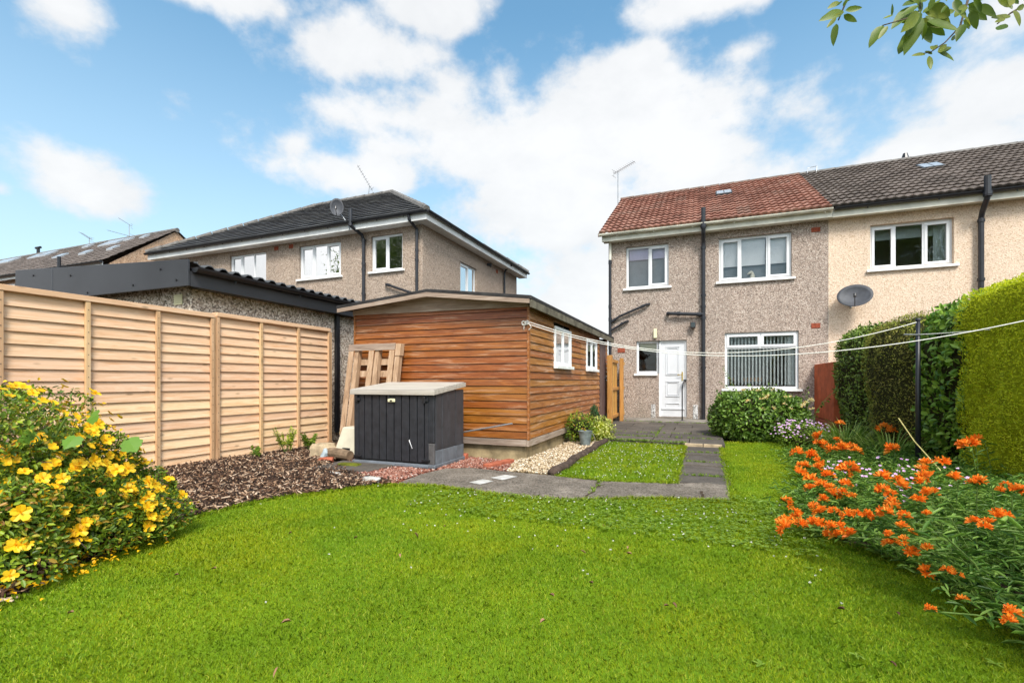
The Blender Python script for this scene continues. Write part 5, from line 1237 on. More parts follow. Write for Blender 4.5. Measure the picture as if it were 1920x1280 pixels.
# ------------------------------------------------------------------ planting
def sell(n, p):
    q = rng.uniform(-1, 1, (n, 3)); ax = rng.integers(0, 3, n); sg = rng.choice([-1, 1], n); q[np.arange(n), ax] = sg
    r = (np.abs(q) ** p).sum(1) ** (1 / p); return q / r[:, None]
def lumpy(q, amp, fr_, seed):
    return 1 + amp * np.array([mnoise.noise((x * fr_ + seed, y * fr_, z * fr_)) for x, y, z in q])
def shrub(name, c, rad, p, label, cat, leaf, n, L, W, mat, core='core', amp=.12, fr_=2.2, seed=1., cut=-.9, group=None, up=.3, depth=.12, cs=.9, taper=None, partname='foliage'):
    c = np.array(c, float); rad = np.array(rad, float); base = (c[0], c[1], 0)
    t = thing(name, base, label, cat, group)
    q = sell(n, p); k = lumpy(q * rad / rad.mean(), amp, fr_, seed)
    tp = (lambda z: np.ones_like(z)) if taper is None else taper
    dj = 1 - depth * rng.uniform(0, 1, n) ** 1.6
    S = q * (k * dj)[:, None]; f = tp(S[:, 2])[:, None]; Pn = c + S * rad * np.concatenate([f, f, np.ones_like(f)], 1)
    nn = nrm(np.sign(q) * np.abs(q) ** (p - 1) / rad)
    ok = (Pn[:, 2] > .01) & (q[:, 2] > cut); Pn, nn = Pn[ok], nn[ok]; m_ = len(Pn)
    dv = nrm(nn * .35 + rdir(m_) * .8 + np.array([0, 0, up])); no = nrm(nn * 1.5 + rdir(m_) * .55 + np.array([0, 0, .5]))
    v, fa = leafarr(Pn, dv, no, rng.uniform(*L, m_), rng.uniform(*W, m_))
    npmesh(partname, v, fa, M[mat], t)
    # inner twig mass
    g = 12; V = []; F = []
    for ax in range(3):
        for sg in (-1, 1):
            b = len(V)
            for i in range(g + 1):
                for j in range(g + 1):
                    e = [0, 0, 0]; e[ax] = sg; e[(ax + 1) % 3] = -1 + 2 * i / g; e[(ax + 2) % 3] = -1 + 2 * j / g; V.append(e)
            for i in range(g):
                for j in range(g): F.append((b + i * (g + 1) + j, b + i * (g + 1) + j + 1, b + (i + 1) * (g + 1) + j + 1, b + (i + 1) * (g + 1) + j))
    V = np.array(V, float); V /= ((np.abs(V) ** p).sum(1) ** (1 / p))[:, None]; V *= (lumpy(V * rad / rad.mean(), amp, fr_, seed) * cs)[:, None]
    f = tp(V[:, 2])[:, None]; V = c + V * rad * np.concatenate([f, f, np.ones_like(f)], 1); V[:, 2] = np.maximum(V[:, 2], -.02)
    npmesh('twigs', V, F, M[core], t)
    return t, (c, rad, p)
HG = 'hedges along the right boundary'
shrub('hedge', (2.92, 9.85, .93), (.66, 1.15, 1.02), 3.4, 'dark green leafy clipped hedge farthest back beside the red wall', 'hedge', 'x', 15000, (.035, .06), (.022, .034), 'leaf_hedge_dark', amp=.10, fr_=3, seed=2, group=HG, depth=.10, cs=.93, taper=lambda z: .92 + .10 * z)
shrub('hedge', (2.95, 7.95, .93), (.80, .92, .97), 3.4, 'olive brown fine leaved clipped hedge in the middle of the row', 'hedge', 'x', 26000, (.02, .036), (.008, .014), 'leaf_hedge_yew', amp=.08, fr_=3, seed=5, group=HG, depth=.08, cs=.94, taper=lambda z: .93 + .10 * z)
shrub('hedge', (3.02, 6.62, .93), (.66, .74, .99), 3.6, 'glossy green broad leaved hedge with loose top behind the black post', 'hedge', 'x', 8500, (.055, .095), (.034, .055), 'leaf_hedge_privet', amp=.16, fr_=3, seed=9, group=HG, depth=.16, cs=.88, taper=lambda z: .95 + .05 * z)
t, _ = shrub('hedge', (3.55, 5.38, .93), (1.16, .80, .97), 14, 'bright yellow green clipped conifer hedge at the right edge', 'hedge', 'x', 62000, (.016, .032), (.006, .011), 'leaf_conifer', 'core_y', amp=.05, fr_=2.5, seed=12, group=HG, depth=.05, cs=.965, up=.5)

# honeysuckle bush with cream flowers
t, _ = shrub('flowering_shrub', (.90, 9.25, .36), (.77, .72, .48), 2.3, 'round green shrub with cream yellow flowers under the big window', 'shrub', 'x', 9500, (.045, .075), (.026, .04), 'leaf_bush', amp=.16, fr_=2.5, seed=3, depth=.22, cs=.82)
m = MB(); S = []
for i in range(34):
    a_ = random.uniform(0, 6.28); r_ = random.uniform(.1, .8); x, y = .98 + r_ * math.cos(a_) * .9, 9.15 + r_ * math.sin(a_) * .7; z = .68 - .22 * r_ * r_; h = random.uniform(.10, .32); dx, dy = random.uniform(-.12, .12), random.uniform(-.1, .05)
    q0, q1, q2 = Vector((x, y, z - .1)), Vector((x + dx * .5, y + dy, z + h * .6)), Vector((x + dx * 1.3, y + dy, z + h)); m.tube([q0, q1, q2], [.004, .003, .002], 5)
    for k in range(9):
        s_ = k / 8; p_ = q0.lerp(q1, s_ * 2) if s_ < .5 else q1.lerp(q2, s_ * 2 - 1); S.append(p_)
for x_, z_, dx in ((.34, 1.25, -.22), (.30, 1.0, -.3), (1.95, .85, .3), (1.85, .7, .25)):
    q0 = Vector((x_ - dx, 8.9, z_ - .45)); q2 = Vector((x_, 8.85, z_)); m.tube([q0, q0.lerp(q2, .5) + Vector((0, 0, .05)), q2], [.004, .003, .002], 5)
    for k in range(12): S.append(q0.lerp(q2, k / 11))
m.build('shoots', M['stem'], t)
S = np.array([tuple(s) for s in S]); n = len(S); v, f = leafarr(S, rdir(n) + [0, 0, .3], rdir(n) + [0, 0, 1], rng.uniform(.035, .06, n), rng.uniform(.02, .035, n)); npmesh('shoot_leaves', v, f, M['leaf_bush'], t)
def floret_cluster(npet, L, W, spread, up, mat, name):
    """shared mesh of a flower head around the origin"""
    dr = rdir(npet); dr[:, 2] = np.abs(dr[:, 2]) * spread + up; C = nrm(dr) * L * .15
    v, f = leafarr(C, dr, rdir(npet), rng.uniform(L * .7, L, npet), W, .3, .1, .6); me = bpy.data.meshes.new(name)
    me.from_pydata([tuple(map(float, x)) for x in v], [], [tuple(map(int, x)) for x in f]); me.materials.append(mat); return me
def put(me, name, parent, loc, rot, sc):
    o = bpy.data.objects.new(name, me); COL.objects.link(o); o.parent = parent; b = ORG[parent]; o.location = (loc[0] - b[0], loc[1] - b[1], loc[2] - b[2]); o.rotation_euler = rot; o.scale = (sc, sc, sc); return o
hs3 = [floret_cluster(14, .05, .014, .8, .1, M['pet_c'], 'honeysuckle_flower') for _ in range(3)]
for i in range(38):
    a_ = random.uniform(0, 6.28); r_ = random.uniform(.2, .95); x = .98 + r_ * .85 * math.cos(a_); y = 9.1 - abs(math.sin(a_)) * r_ * .6; z = .80 - .26 * r_ * r_ + random.uniform(-.1, .1)
    put(random.choice(hs3), 'flower', t, (x, y, z), (random.uniform(-.6, .6), random.uniform(-.6, .6), random.uniform(0, 6)), random.uniform(.7, 1.1))

# pink cranesbill clump and strap leaved clump
def soft_clump(name, c, rad, label, cat, n, L, W, mat, pet=None, npet=0, seed=1.):
    t, _ = shrub(name, c, rad, 2.1, label, cat, 'x', n, L, W, mat, amp=.25, fr_=3, seed=seed, depth=.45, cs=.6)
    if pet:
        A = []
        q = sell(npet, 2.1); q[:, 2] = np.abs(q[:, 2]) * .9 + .1; P_ = np.array(c) + q * np.array(rad) * rng.uniform(1.0, 1.25, (npet, 1)); P_[:, 2] = np.maximum(P_[:, 2], .05)
        for k in range(5):
            ang = k * 1.2566 + rng.uniform(0, .3, npet); d_ = np.stack([np.cos(ang), np.sin(ang) * .8, .3 + .6 * np.sin(ang)], 1)
            A.append(leafarr(P_, d_, np.tile([0, -.6, .8], (npet, 1)), rng.uniform(.012, .017, npet), .012, .1, .05, .6))
        o = npmesh('flowers', *cat_arrs(A), M[pet], t); o['kind'] = 'stuff'
    return t
soft_clump('cranesbill_plant', (1.45, 8.35, .14), (.36, .35, .24), 'low pink flowered clump between the round shrub and the strap leaves', 'plant', 1500, (.02, .04), (.015, .03), 'leaf_ger', 'pet_p', 130, 4)
def straps(t, c, n, L, W, mat, spread=1., name='leaves'):
    V = []; F = []
    for i in range(n):
        a_ = random.uniform(0, 6.28); l = random.uniform(*L); w_ = random.uniform(*W); rx = random.uniform(.0, .14) * spread; b = Vector((c[0] + rx * math.cos(a_), c[1] + rx * math.sin(a_), 0)); d_ = Vector((math.cos(a_), math.sin(a_), 0)); s_ = Vector((-d_.y, d_.x, 0)); st = len(V); ou = random.uniform(.4, .95); k = 6
        for j in range(k + 1):
            u = j / k; p_ = b + d_ * (l * ou * u ** 1.3) + Vector((0, 0, l * (1.15 * u - .95 * ou * u ** 2.2))); p_.z = max(p_.z, .012); ww = w_ * (1 - u ** 2.5) + .001
            V += [tuple(p_ - s_ * ww / 2), tuple(p_ + s_ * ww / 2)]
        for j in range(k): F.append((st + 2 * j, st + 2 * j + 1, st + 2 * j + 3, st + 2 * j + 2))
    npmesh(name, V, F, M[mat], t)
for (x, y, n_, lab) in ((1.88, 8.0, 330, 'pale green strap leaved clump beside the pink flowers'), (2.15, 7.1, 180, 'smaller strap leaved clump in front of the olive hedge')):
    t = thing('strap_leaf_plant', (x, y, 0), lab, 'plant', 'strap leaved clumps'); straps(t, (x, y), n_, (.35, .68), (.010, .018), 'leaf_lily', 2.2)

# alstroemeria bed --------------------------------------------------
C_, S_ = math.cos(THETA), math.sin(THETA)
RE = np.array(RIGHT_EDGE)
def edge_x(y): return np.interp(y, RE[::-1, 1], RE[::-1, 0])
BED = [(x, y) for x, y in RIGHT_EDGE if y < 7.9 and y > .3 and not (y > 8.4)] + [(3.2, .4), (3.2, 4.6), (2.6, 5.2), (2.3, 6), (2.4, 7.9)]
seeds = [(1.45, 6.6, 'farthest orange flowered clump near the strap leaves'), (1.85, 5.6, 'orange flowered clump at the foot of the black post'), (1.25, 5.3, 'orange flowered clump at the lawn edge left of the black post'),
         (1.75, 4.5, 'tall orange flowered clump in front of the yellow hedge corner'), (1.0, 4.1, 'broad orange flowered clump spilling over the lawn bulge'), (1.35, 3.3, 'orange flowered clump in the middle front of the bed'),
         (2.2, 3.9, 'orange flowered clump under the yellow conifer hedge'), (1.9, 2.7, 'leafy green clump with few orange blooms at the right edge'), (1.55, 2.2, 'dense leafy clump nearest the lower right corner')]
SD = np.array([(a, b) for a, b, _ in seeds])
plants = [thing('alstroemeria_plant', (a, b, 0), lab, 'flowering plant', 'orange alstroemeria clumps') for a, b, lab in seeds]
ST = scatter(BED, 330); own = ((ST[:, None] - SD[None]) ** 2).sum(2).argmin(1)
for k, pl in enumerate(plants):
    Q = ST[own == k]
    if len(Q) == 0: continue
    d_e = Q[:, 0] - edge_x(Q[:, 1]); h = np.clip(.16 + .36 * np.clip(d_e, 0, 1) / .8, .1, .50) * np.interp(Q[:, 1], [2.8, 4.0, 6.], [1, .62, .42]) * rng.uniform(.7, 1.15, len(Q)); lean = np.clip(.34 - d_e * .35, .02, .34)
    P_, D_, N_, LL = [], [], [], []
    for (x, y), hh_, le in zip(Q, h, lean):
        tip = np.array([x - le * random.uniform(-.1, 1.0) + random.uniform(-.12, .12), y - random.uniform(-.16, .18), hh_]); n_ = 13
        for j in range(n_):
            u = .15 + .85 * j / (n_ - 1); p_ = np.array([x, y, 0]) * (1 - u) + tip * u; a_ = j * 2.4 + x * 50
            P_.append(p_); D_.append((math.cos(a_), math.sin(a_), random.uniform(-.1, .9))); N_.append((0, 0, 1)); LL.append(random.uniform(.05, .095) * (1.1 - .4 * u))
    P_, D_, N_, LL = map(np.array, (P_, D_, N_, LL)); N_ = N_ + rng.normal(size=N_.shape) * .35
    v, f = leafarr(P_, D_, N_, LL, LL * .19, .2, .22, .5); npmesh('foliage', v, f, M['leaf_alst'], pl)
def head_mesh():
    A = []
    for k in range(random.choice((3, 5, 6, 7, 8))):
        ax = rdir(1)[0]; ax[2] = abs(ax[2]) * .8 + .25; ax /= np.linalg.norm(ax); base = ax * .012 + rng.normal(size=3) * .006
        t1 = nrm(np.cross(ax, [.3, .5, .8])); t2 = np.cross(ax, t1)
        for j in range(6):
            an = j * 1.047; o_ = t1 * math.cos(an) + t2 * math.sin(an); d_ = ax * 1.0 + o_ * .55
            A.append(leafarr(base[None], d_[None], (o_ * -1 + ax)[None], [random.uniform(.035, .046)], [.013], .2, .25, .7))
    v, f = cat_arrs(A); me = bpy.data.meshes.new('alstroemeria_head'); me.from_pydata([tuple(map(float, x)) for x in v], [], [tuple(map(int, x)) for x in f]); me.materials.append(M['pet_o']); return me
HM = [head_mesh() for _ in range(9)]
Z6 = [(525, 70), (905, 110), (980, 130), (1060, 120), (345, 180), (500, 215), (345, 245), (390, 245), (455, 290), (550, 290), (625, 270), (675, 310), (160, 315), (272, 338), (205, 430), (190, 492), (345, 400), (340, 450), (970, 290), (425, 515), (300, 560), (275, 630), (375, 600), (575, 590), (565, 470), (610, 465), (880, 530), (450, 625), (470, 675), (545, 670), (635, 700), (375, 720), (75, 750), (310, 780), (365, 825), (150, 850), (50, 905), (180, 930), (50, 950), (470, 830), (590, 850), (660, 840), (745, 855), (310, 930), (375, 925), (445, 955), (540, 965), (435, 1015), (505, 1030), (610, 1025), (890, 640), (960, 670), (1030, 560), (1060, 610), (965, 750), (965, 800), (910, 840), (1085, 865), (1060, 960), (1130, 1010), (950, 1025), (970, 1085), (1075, 1075), (1120, 1175)]
Z8 = [(1040, 205), (1065, 195), (1100, 178), (925, 285), (845, 300), (820, 320), (990, 375), (850, 370), (815, 390), (1080, 392), (1115, 380), (1220, 430), (1250, 415), (1300, 425), (880, 435), (850, 450), (805, 475), (845, 548), (1200, 557), (1235, 555), (1075, 585), (1135, 605), (1160, 590), (850, 835), (950, 825), (1000, 850), (1030, 972), (1275, 1035), (1260, 1078), (865, 1020), (765, 740), (735, 555), (665, 690), (855, 725)]
# bloom positions on the canopy: (x, y, z) measured once from the photograph's ground plan
BL_ = []
for (a, b) in Z6: BL_.append((a / 4.57 + 1460, b / 4.57 + 780))
for (a, b) in Z8: BL_.append((a / 2.666 + 1420, b / 2.666 + 760))
stems = {k: MB() for k in range(len(plants))}; SLV = {k: [[], []] for k in range(len(plants))}
for (u, v) in BL_:
    ue = np.interp(v, [850, 905, 990, 1040, 1080, 1140, 1230], [1500, 1515, 1475, 1640, 1735, 1800, 1910]); z = float(np.clip(.13 + .0011 * (u - ue), .12, .50))
    Dp = min((1 - z) * 890 / (v - 715), 6.2)
    if v < 830: z = 1 - (v - 715) / 890 * Dp
    l = (u - 960) / 890; X = Dp * (-S_ + C_ * l); Y = Dp * (C_ + S_ * l)
    k = int(((SD - np.array([X, Y])) ** 2).sum(1).argmin())
    put(random.choice(HM), 'flower_head', plants[k], (X, Y, z), (random.uniform(-.3, .5), random.uniform(-.4, .3), random.uniform(0, 6)), min(1.45, .28 * Dp) * random.uniform(.8, 1.25))
    x0 = max(X + random.uniform(0, .15), edge_x(Y) + .03); pp = [Vector((x0, Y + random.uniform(0, .1), 0)), Vector(((X + 2 * x0) / 3 + .02, Y + .04, z * .65)), Vector(((2 * X + x0) / 3 + .02, Y + .02, z * .98)), Vector((X, Y, z - .005))]
    stems[k].tube(pp, .0028, 5)
    for j in range(16):
        u_ = .15 + 2.7 * j / 15; q_ = pp[int(u_)].lerp(pp[int(u_) + 1], u_ - int(u_)); a_ = j * 2.4 + X * 9; SLV[k][0].append(tuple(q_)); SLV[k][1].append((math.cos(a_), math.sin(a_), random.uniform(.0, .9)))
for k, (a_, b_) in SLV.items():
    if a_:
        n = len(a_); l_ = rng.uniform(.05, .085, n); npmesh('stem_leaves', *leafarr(np.array(a_), np.array(b_), np.tile([0, 0, 1.], (n, 1)) + rng.normal(size=(n, 3)) * .35, l_, l_ * .2, .2, .2, .5), M['leaf_alst'], plants[k])
for k, mb in stems.items():
    if mb.v: mb.build('stems', M['stem'], plants[k])['kind'] = 'stuff'
# dry stalk with spent bloom leaning over the bed
o = MB().tube([(1.75, 4.72, .30), (1.66, 4.95, .50), (1.60, 5.1, .68)], .005, 5).build('dry_stalk', M['stem_dry']); tag(o, 'long pale dry stalk leaning above the orange flowers', 'stalk')
# pink cranesbill drift inside the bed
def drift():
    poly = [(1.12, 5.8), (1.55, 6.1), (2.0, 5.2), (1.8, 4.2), (1.2, 3.7), (.95, 4.2), (1.1, 5.2)]
    t = thing('cranesbill_plant', (1.4, 4.9, 0), 'spreading lilac pink flowered plant among the orange blooms', 'plant')
    P_ = scatter(poly, 1500); n = len(P_); C = np.column_stack([P_, np.clip(.07 + .18 * (P_[:, 0] - edge_x(P_[:, 1])), .06, .22) * rng.uniform(.6, 1.1, n)])
    v, f = leafarr(C, rdir(n) * [1, 1, .4] + [0, 0, .2], rdir(n) * .5 + [0, 0, 1], rng.uniform(.02, .04, n), rng.uniform(.02, .035, n), .1, .1, .6); npmesh('foliage', v, f, M['leaf_ger'], t)
    P_ = scatter(poly, 48); n = len(P_); C = np.column_stack([P_, np.clip(.13 + .18 * (P_[:, 0] - edge_x(P_[:, 1])), .10, .30)])
    A = []
    for k in range(5):
        ang = k * 1.2566 + rng.uniform(0, .3, n); d_ = np.stack([np.cos(ang), np.sin(ang) * .8, .3 + .6 * np.sin(ang)], 1); A.append(leafarr(C, d_, np.tile([0, -.6, .8], (n, 1)), rng.uniform(.011, .016, n), .012, .1, .05, .6))
    o = npmesh('flowers', *cat_arrs(A), M['pet_p'], t); o['kind'] = 'stuff'
drift()

# yellow hypericum shrub ---------------------------------------------
hy = thing('yellow_flowering_shrub', (-4.0, 1.6, 0), 'arching shrub covered in yellow flowers at the left edge', 'shrub')
HC = np.array([(-4.1, 1.25, .52, .85, .85, .60), (-3.75, 1.62, .28, .56, .55, .42), (-3.85, 1.95, .14, .52, .48, .26), (-3.35, 1.30, .20, .42, .62, .42), (-4.2, .3, .50, .9, .8, .6), (-3.35, .6, .2, .45, .7, .45), (-3.22, 1.30, .10, .32, .62, .26), (-3.5, 1.75, .10, .36, .45, .24)])
def hyp_pts(n, out_=1.):
    k = rng.choice(len(HC), n, p=np.array([.26, .17, .13, .14, .06, .06, .10, .08])); q = nrm(rng.normal(size=(n, 3))); q[:, 2] = np.abs(q[:, 2]) * .95 - .12
    r = out_ * (1 - .35 * rng.uniform(0, 1, n) ** 2) if out_ == 1. else out_ * rng.uniform(.94, 1.06, n)
    P_ = HC[k, :3] + q * HC[k, 3:] * np.asarray(r)[:, None]
    lm = np.array([mnoise.noise((x * 3, y * 3, z * 3)) for x, y, z in P_]); P_ = P_ + q * (lm * .22)[:, None]
    return P_, q
P_, q = hyp_pts(44000); ok = P_[:, 2] > .02; P_, q = P_[ok], q[ok]; n = len(P_)
v, f = leafarr(P_, q * .6 + rdir(n) * .8 + [0, 0, .1], q + rdir(n) * .6 + [0, 0, .5], rng.uniform(.022, .045, n), rng.uniform(.010, .019, n)); npmesh('foliage', v, f, M['leaf_hyp'], hy)
m = MB()
for i in range(90):
    Pq, qq = hyp_pts(1); e = Vector(Pq[0] + qq[0] * random.uniform(.0, .16)); c_ = Vector((-4.1 + random.uniform(-.3, .3), 1.6 + random.uniform(-.5, .5), .0)); md_ = c_.lerp(e, .55) + Vector((0, 0, .22)); m.tube([c_, md_, e], [.006, .004, .002], 5)
m.build('branches', M['rust'], hy)
for cc in HC[:5]: pass
def hyp_flower():
    A = []
    for j in range(5):
        an = j * 1.2566 + random.uniform(-.1, .1); d_ = np.array([math.cos(an), math.sin(an), random.uniform(.1, .45)]); A.append(leafarr(np.zeros((1, 3)), d_[None], np.array([[0, 0, 1.]]), [random.uniform(.032, .038)], [random.uniform(.027, .032)], .12, .05, .62))
    n_ = 16; d_ = rdir(n_) * .6; d_[:, 2] = 1; A.append(leafarr(np.zeros((n_, 3)), d_, rdir(n_), .016, .002))
    v, f = cat_arrs(A); me = bpy.data.meshes.new('yellow_flower'); me.from_pydata([tuple(map(float, x)) for x in v], [], [tuple(map(int, x)) for x in f]); me.materials.append(M['pet_y']); return me
YM = [hyp_flower() for _ in range(5)]
cnt = 0; tries = 0
cpos = np.array([0, 0, 1.])
while cnt < 100 and tries < 4000:
    tries += 1; Pq, qq = hyp_pts(1, 1.09); p_, d_ = Pq[0], qq[0]
    if p_[2] < .08: continue
    f_ = -S_ * p_[0] + C_ * p_[1]; r_ = C_ * p_[0] + S_ * p_[1]
    if f_ < .5 or abs(r_ / f_) > 1.12 or np.dot(d_, cpos - p_) < -.15: continue
    if random.random() > .25 + 1.1 * p_[2]: continue
    nrmv = Vector(tuple(d_ * .7 + nrm(cpos - p_) * .6 + np.array([0, 0, .4]))); qt = nrmv.to_track_quat('Z', 'Y').to_euler()
    put(random.choice(YM), 'flower', hy, p_, (qt.x + random.uniform(-.3, .3), qt.y + random.uniform(-.3, .3), qt.z), random.uniform(.85, 1.25)); cnt += 1
# buds and smaller blooms too many to count
P_, q = hyp_pts(1000, 1.05); ok = (P_[:, 2] > .10) & (rng.uniform(size=len(P_)) < .06 + P_[:, 2] ** 1.2); P_, q = P_[ok], q[ok]; n = len(P_); A = []
t1 = nrm(np.cross(q + [0, 0, .5], rdir(n))); t2 = nrm(np.cross(q + [0, 0, .5], t1))
for j in range(5):
    A.append(leafarr(P_, t1 * math.cos(j * 1.2566) + t2 * math.sin(j * 1.2566) + q * .35, q + [0, 0, .4], rng.uniform(.020, .032, n), .024, .12, .05, .62))
npmesh('small_flowers', *cat_arrs(A), M['pet_y'], hy)['kind'] = 'stuff'
P_, q = hyp_pts(700, 1.06); ok = P_[:, 2] > .06; P_, q = P_[ok], q[ok]; n = len(P_)
v, f = leafarr(P_, q + rdir(n) * .6, rdir(n), rng.uniform(.014, .028, n), rng.uniform(.012, .020, n)); o = npmesh('buds', v, f, M['pet_y'], hy); o['kind'] = 'stuff'
# broad lobed leaves of a seedling growing through the shrub
t = thing('sycamore_seedling', (-3.75, 1.5, 0), 'seedling with large lobed green leaves poking through the yellow shrub', 'seedling')
def lobed(c, d_, up_, s):
    c, d_, up_ = Vector(c), Vector(d_).normalized(), Vector(up_); s1 = d_.cross(up_).normalized(); m = MB(); out = [(0, -.02), (.16, -.14), (.36, -.06), (.50, .04), (.46, .22), (.58, .34), (.50, .50), (.40, .56), (.38, .70), (.24, .72), (.14, .86), (0, 1.0)]
    pts = [c + d_ * (y * s) + s1 * (x * s) + up_ * (.06 * s - abs(x) * .18 * s) for x, y in out] + [c + d_ * (y * s) - s1 * (x * s) + up_ * (.06 * s - abs(x) * .18 * s) for x, y in out[-2:0:-1]]
    ctr = c + d_ * .35 * s + up_ * .07 * s; V = [ctr] + pts; n = len(pts); m.add(V, [(0, 1 + i, 1 + (i + 1) % n) for i in range(n)]); m.build('leaf', M['leaf_big'], t)
for c, d_, s in (((-3.12, 1.50, .70), (.2, -.6, -.6), .085), ((-3.34, 1.42, .73), (-.7, -.3, -.5), .10), ((-3.02, 1.55, .82), (-.8, -.2, -.4), .08), ((-3.06, 1.72, .66), (.7, .0, -.6), .10)): lobed(c, d_, (.5, -.65, .6), s)
MB().tube([(-3.75, 1.5, 0), (-3.5, 1.5, .5), (-3.25, 1.52, .8)], .006, 6).build('stem', M['stem'], t)

# ferny plants by the fence, weeds behind
def fern(c, n, L, label, mat='leaf_fern'):
    t = thing('ferny_weed', (c[0], c[1], 0), label, 'weed'); A = []; m = MB()
    for i in range(n):
        a_ = random.uniform(0, 6.28); l = random.uniform(*L); d_ = Vector((math.cos(a_) * .45, math.sin(a_) * .45, 1)).normalized(); e = Vector((c[0], c[1], 0)) + d_ * l; m.tube([(c[0], c[1], 0), tuple(e)], .003, 5); k = 16; P_ = np.array([tuple(Vector((c[0], c[1], 0)).lerp(e, .35 + .65 * j / k)) for j in range(k)])
        for sg in (1, -1):
            s_ = nrm(np.cross(np.array(d_), [.2, .9, .1])) * sg; A.append(leafarr(P_, np.tile(s_ + [0, 0, .3], (k, 1)) + rng.normal(size=(k, 3)) * .2, np.tile([0, 0, 1.], (k, 1)) + rng.normal(size=(k, 3)) * .3, np.linspace(.08, .03, k), .018))
    npmesh('leaves', *cat_arrs(A), M[mat], t); m.build('stems', M['stem'], t)
fern((-5.36, 4.95), 9, (.25, .46), 'lime green ferny weed against the fence')
fern((-5.22, 5.25), 10, (.15, .30), 'lower ferny weed right of the lime green one', 'leaf_ger')
fern((-5.35, 4.45), 3, (.15, .24), 'tiny thin weed at the foot of the fence', 'leaf_ger')
shrub('weed_clump', (-5.0, 6.15, .12), (.32, .26, .20), 2.2, 'green weeds in the gap behind the fence end', 'weeds', 'x', 900, (.05, .11), (.012, .022), 'leaf_alst', depth=.4, cs=.5)
# plants beside the bucket
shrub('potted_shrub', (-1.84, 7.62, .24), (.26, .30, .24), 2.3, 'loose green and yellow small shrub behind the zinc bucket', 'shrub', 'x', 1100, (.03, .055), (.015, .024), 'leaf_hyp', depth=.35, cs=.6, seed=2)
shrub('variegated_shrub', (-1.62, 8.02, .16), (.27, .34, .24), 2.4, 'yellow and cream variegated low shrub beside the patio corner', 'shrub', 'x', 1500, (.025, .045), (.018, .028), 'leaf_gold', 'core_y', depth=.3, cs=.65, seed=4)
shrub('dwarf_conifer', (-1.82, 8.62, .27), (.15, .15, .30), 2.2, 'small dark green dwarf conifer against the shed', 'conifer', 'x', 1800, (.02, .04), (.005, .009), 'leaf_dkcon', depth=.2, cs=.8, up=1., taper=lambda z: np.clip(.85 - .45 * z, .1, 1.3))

# ------------------------------------------------------------------ trees
def tree(name, base, height, crown, label, nleaf, L, mat='leaf_tree', seed=1, group=None, lowcut=0.):
    random.seed(seed); t = thing(name, base, label, 'tree', group); b = Vector(base); m = MB(); top = b + Vector((random.uniform(-.3, .3), random.uniform(-.3, .3), height * .62)); tr = height * .022
    m.tube([b, b.lerp(top, .5) + Vector((.08, .05, 0)), top], [tr * 1.3, tr, tr * .6], 10); cc = Vector(crown[:3]); cr = Vector(crown[3:]); P_ = []
    for i in range(26):
        q = Vector(tuple(rdir(1)[0])); e = cc + Vector((q.x * cr.x, q.y * cr.y, q.z * cr.z)) * random.uniform(.6, 1.); s_ = b.lerp(top, random.uniform(.55, 1)); m.tube([s_, s_.lerp(e, .5) + Vector((0, 0, .1)), e], [tr * .4, tr * .25, tr * .08], 6)
        k = nleaf // 26; pts = np.array(e) + rng.normal(size=(k, 3)) * np.array(cr) * .22; P_.append(pts)
        if lowcut: pts[:, 2] = np.maximum(pts[:, 2], lowcut)
    m.build('trunk', M['bark_t'], t); P_ = np.concatenate(P_); n = len(P_); v, f = leafarr(P_, rdir(n), rdir(n) + [0, 0, .5], rng.uniform(*L, n), rng.uniform(L[0] * .5, L[1] * .5, n)); npmesh('crown', v, f, M[mat], t); return t
TG = 'trees behind the photographer'
tree('tree', (9.8, -7, 0), 10, (9.8, -7, 6.8, 3.2, 3, 3.4), 'tall leafy tree reflected in the neighbour window', 14000, (.16, .28), seed=3, group=TG)
tree('tree', (-19, -6, 0), 11, (-19, -6, 7.5, 3.6, 3, 3.6), 'tall leafy tree reflected in the left house window', 12000, (.18, .30), seed=4, group=TG)
ap = thing('fruit_tree', (3.6, -.1, 0), 'fruit tree whose leafy branch tips hang into the top right corner', 'tree')
m = MB(); m.tube([(3.6, -.1, -.05), (3.55, .0, 1.0), (3.45, .1, 2.0)], [.09, .075, .06], 10)
limbs = [[(3.45, .1, 2.0), (2.8, .7, 2.7), (1.9, 1.5, 3.0), (1.35, 1.95, 2.85), (.95, 2.3, 2.72)], [(3.45, .1, 2.0), (3.4, -.6, 2.9), (3.2, -1.2, 3.4)], [(3.45, .1, 2.0), (4.2, .3, 2.8), (4.6, .5, 3.5)], [(3.4, .15, 2.1), (3.2, .4, 3.0), (3.0, .3, 3.7)]]
for l in limbs: m.tube(l, [.045, .035, .022, .012, .007][:len(l)], 8)
m.build('trunk', M['bark_t'], ap)
P_ = []
for l in limbs[1:]:
    for k in range(900):
        e = Vector(l[-1]).lerp(Vector(l[-2]), random.uniform(0, .9)); P_.append(np.array(e) + rng.normal(size=3) * [.42, .42, .35])
for k in range(160): e = Vector(limbs[0][1]).lerp(Vector(limbs[0][2]), random.uniform(0, .8)); P_.append(np.array(e) + rng.normal(size=3) * [.2, .2, .15] + [0, 0, .15])
P_ = np.array(P_); n = len(P_); v, f = leafarr(P_, rdir(n) - [0, 0, .3], rdir(n) + [0, 0, .6], rng.uniform(.05, .09, n), rng.uniform(.025, .045, n)); npmesh('crown', v, f, M['leaf_tree'], ap)
def WP(u, v, d_):
    l = (u - 960) / 890; return Vector((d_ * (-S_ + C_ * l), d_ * (C_ + S_ * l), 1 + (715 - v) / 890 * d_))
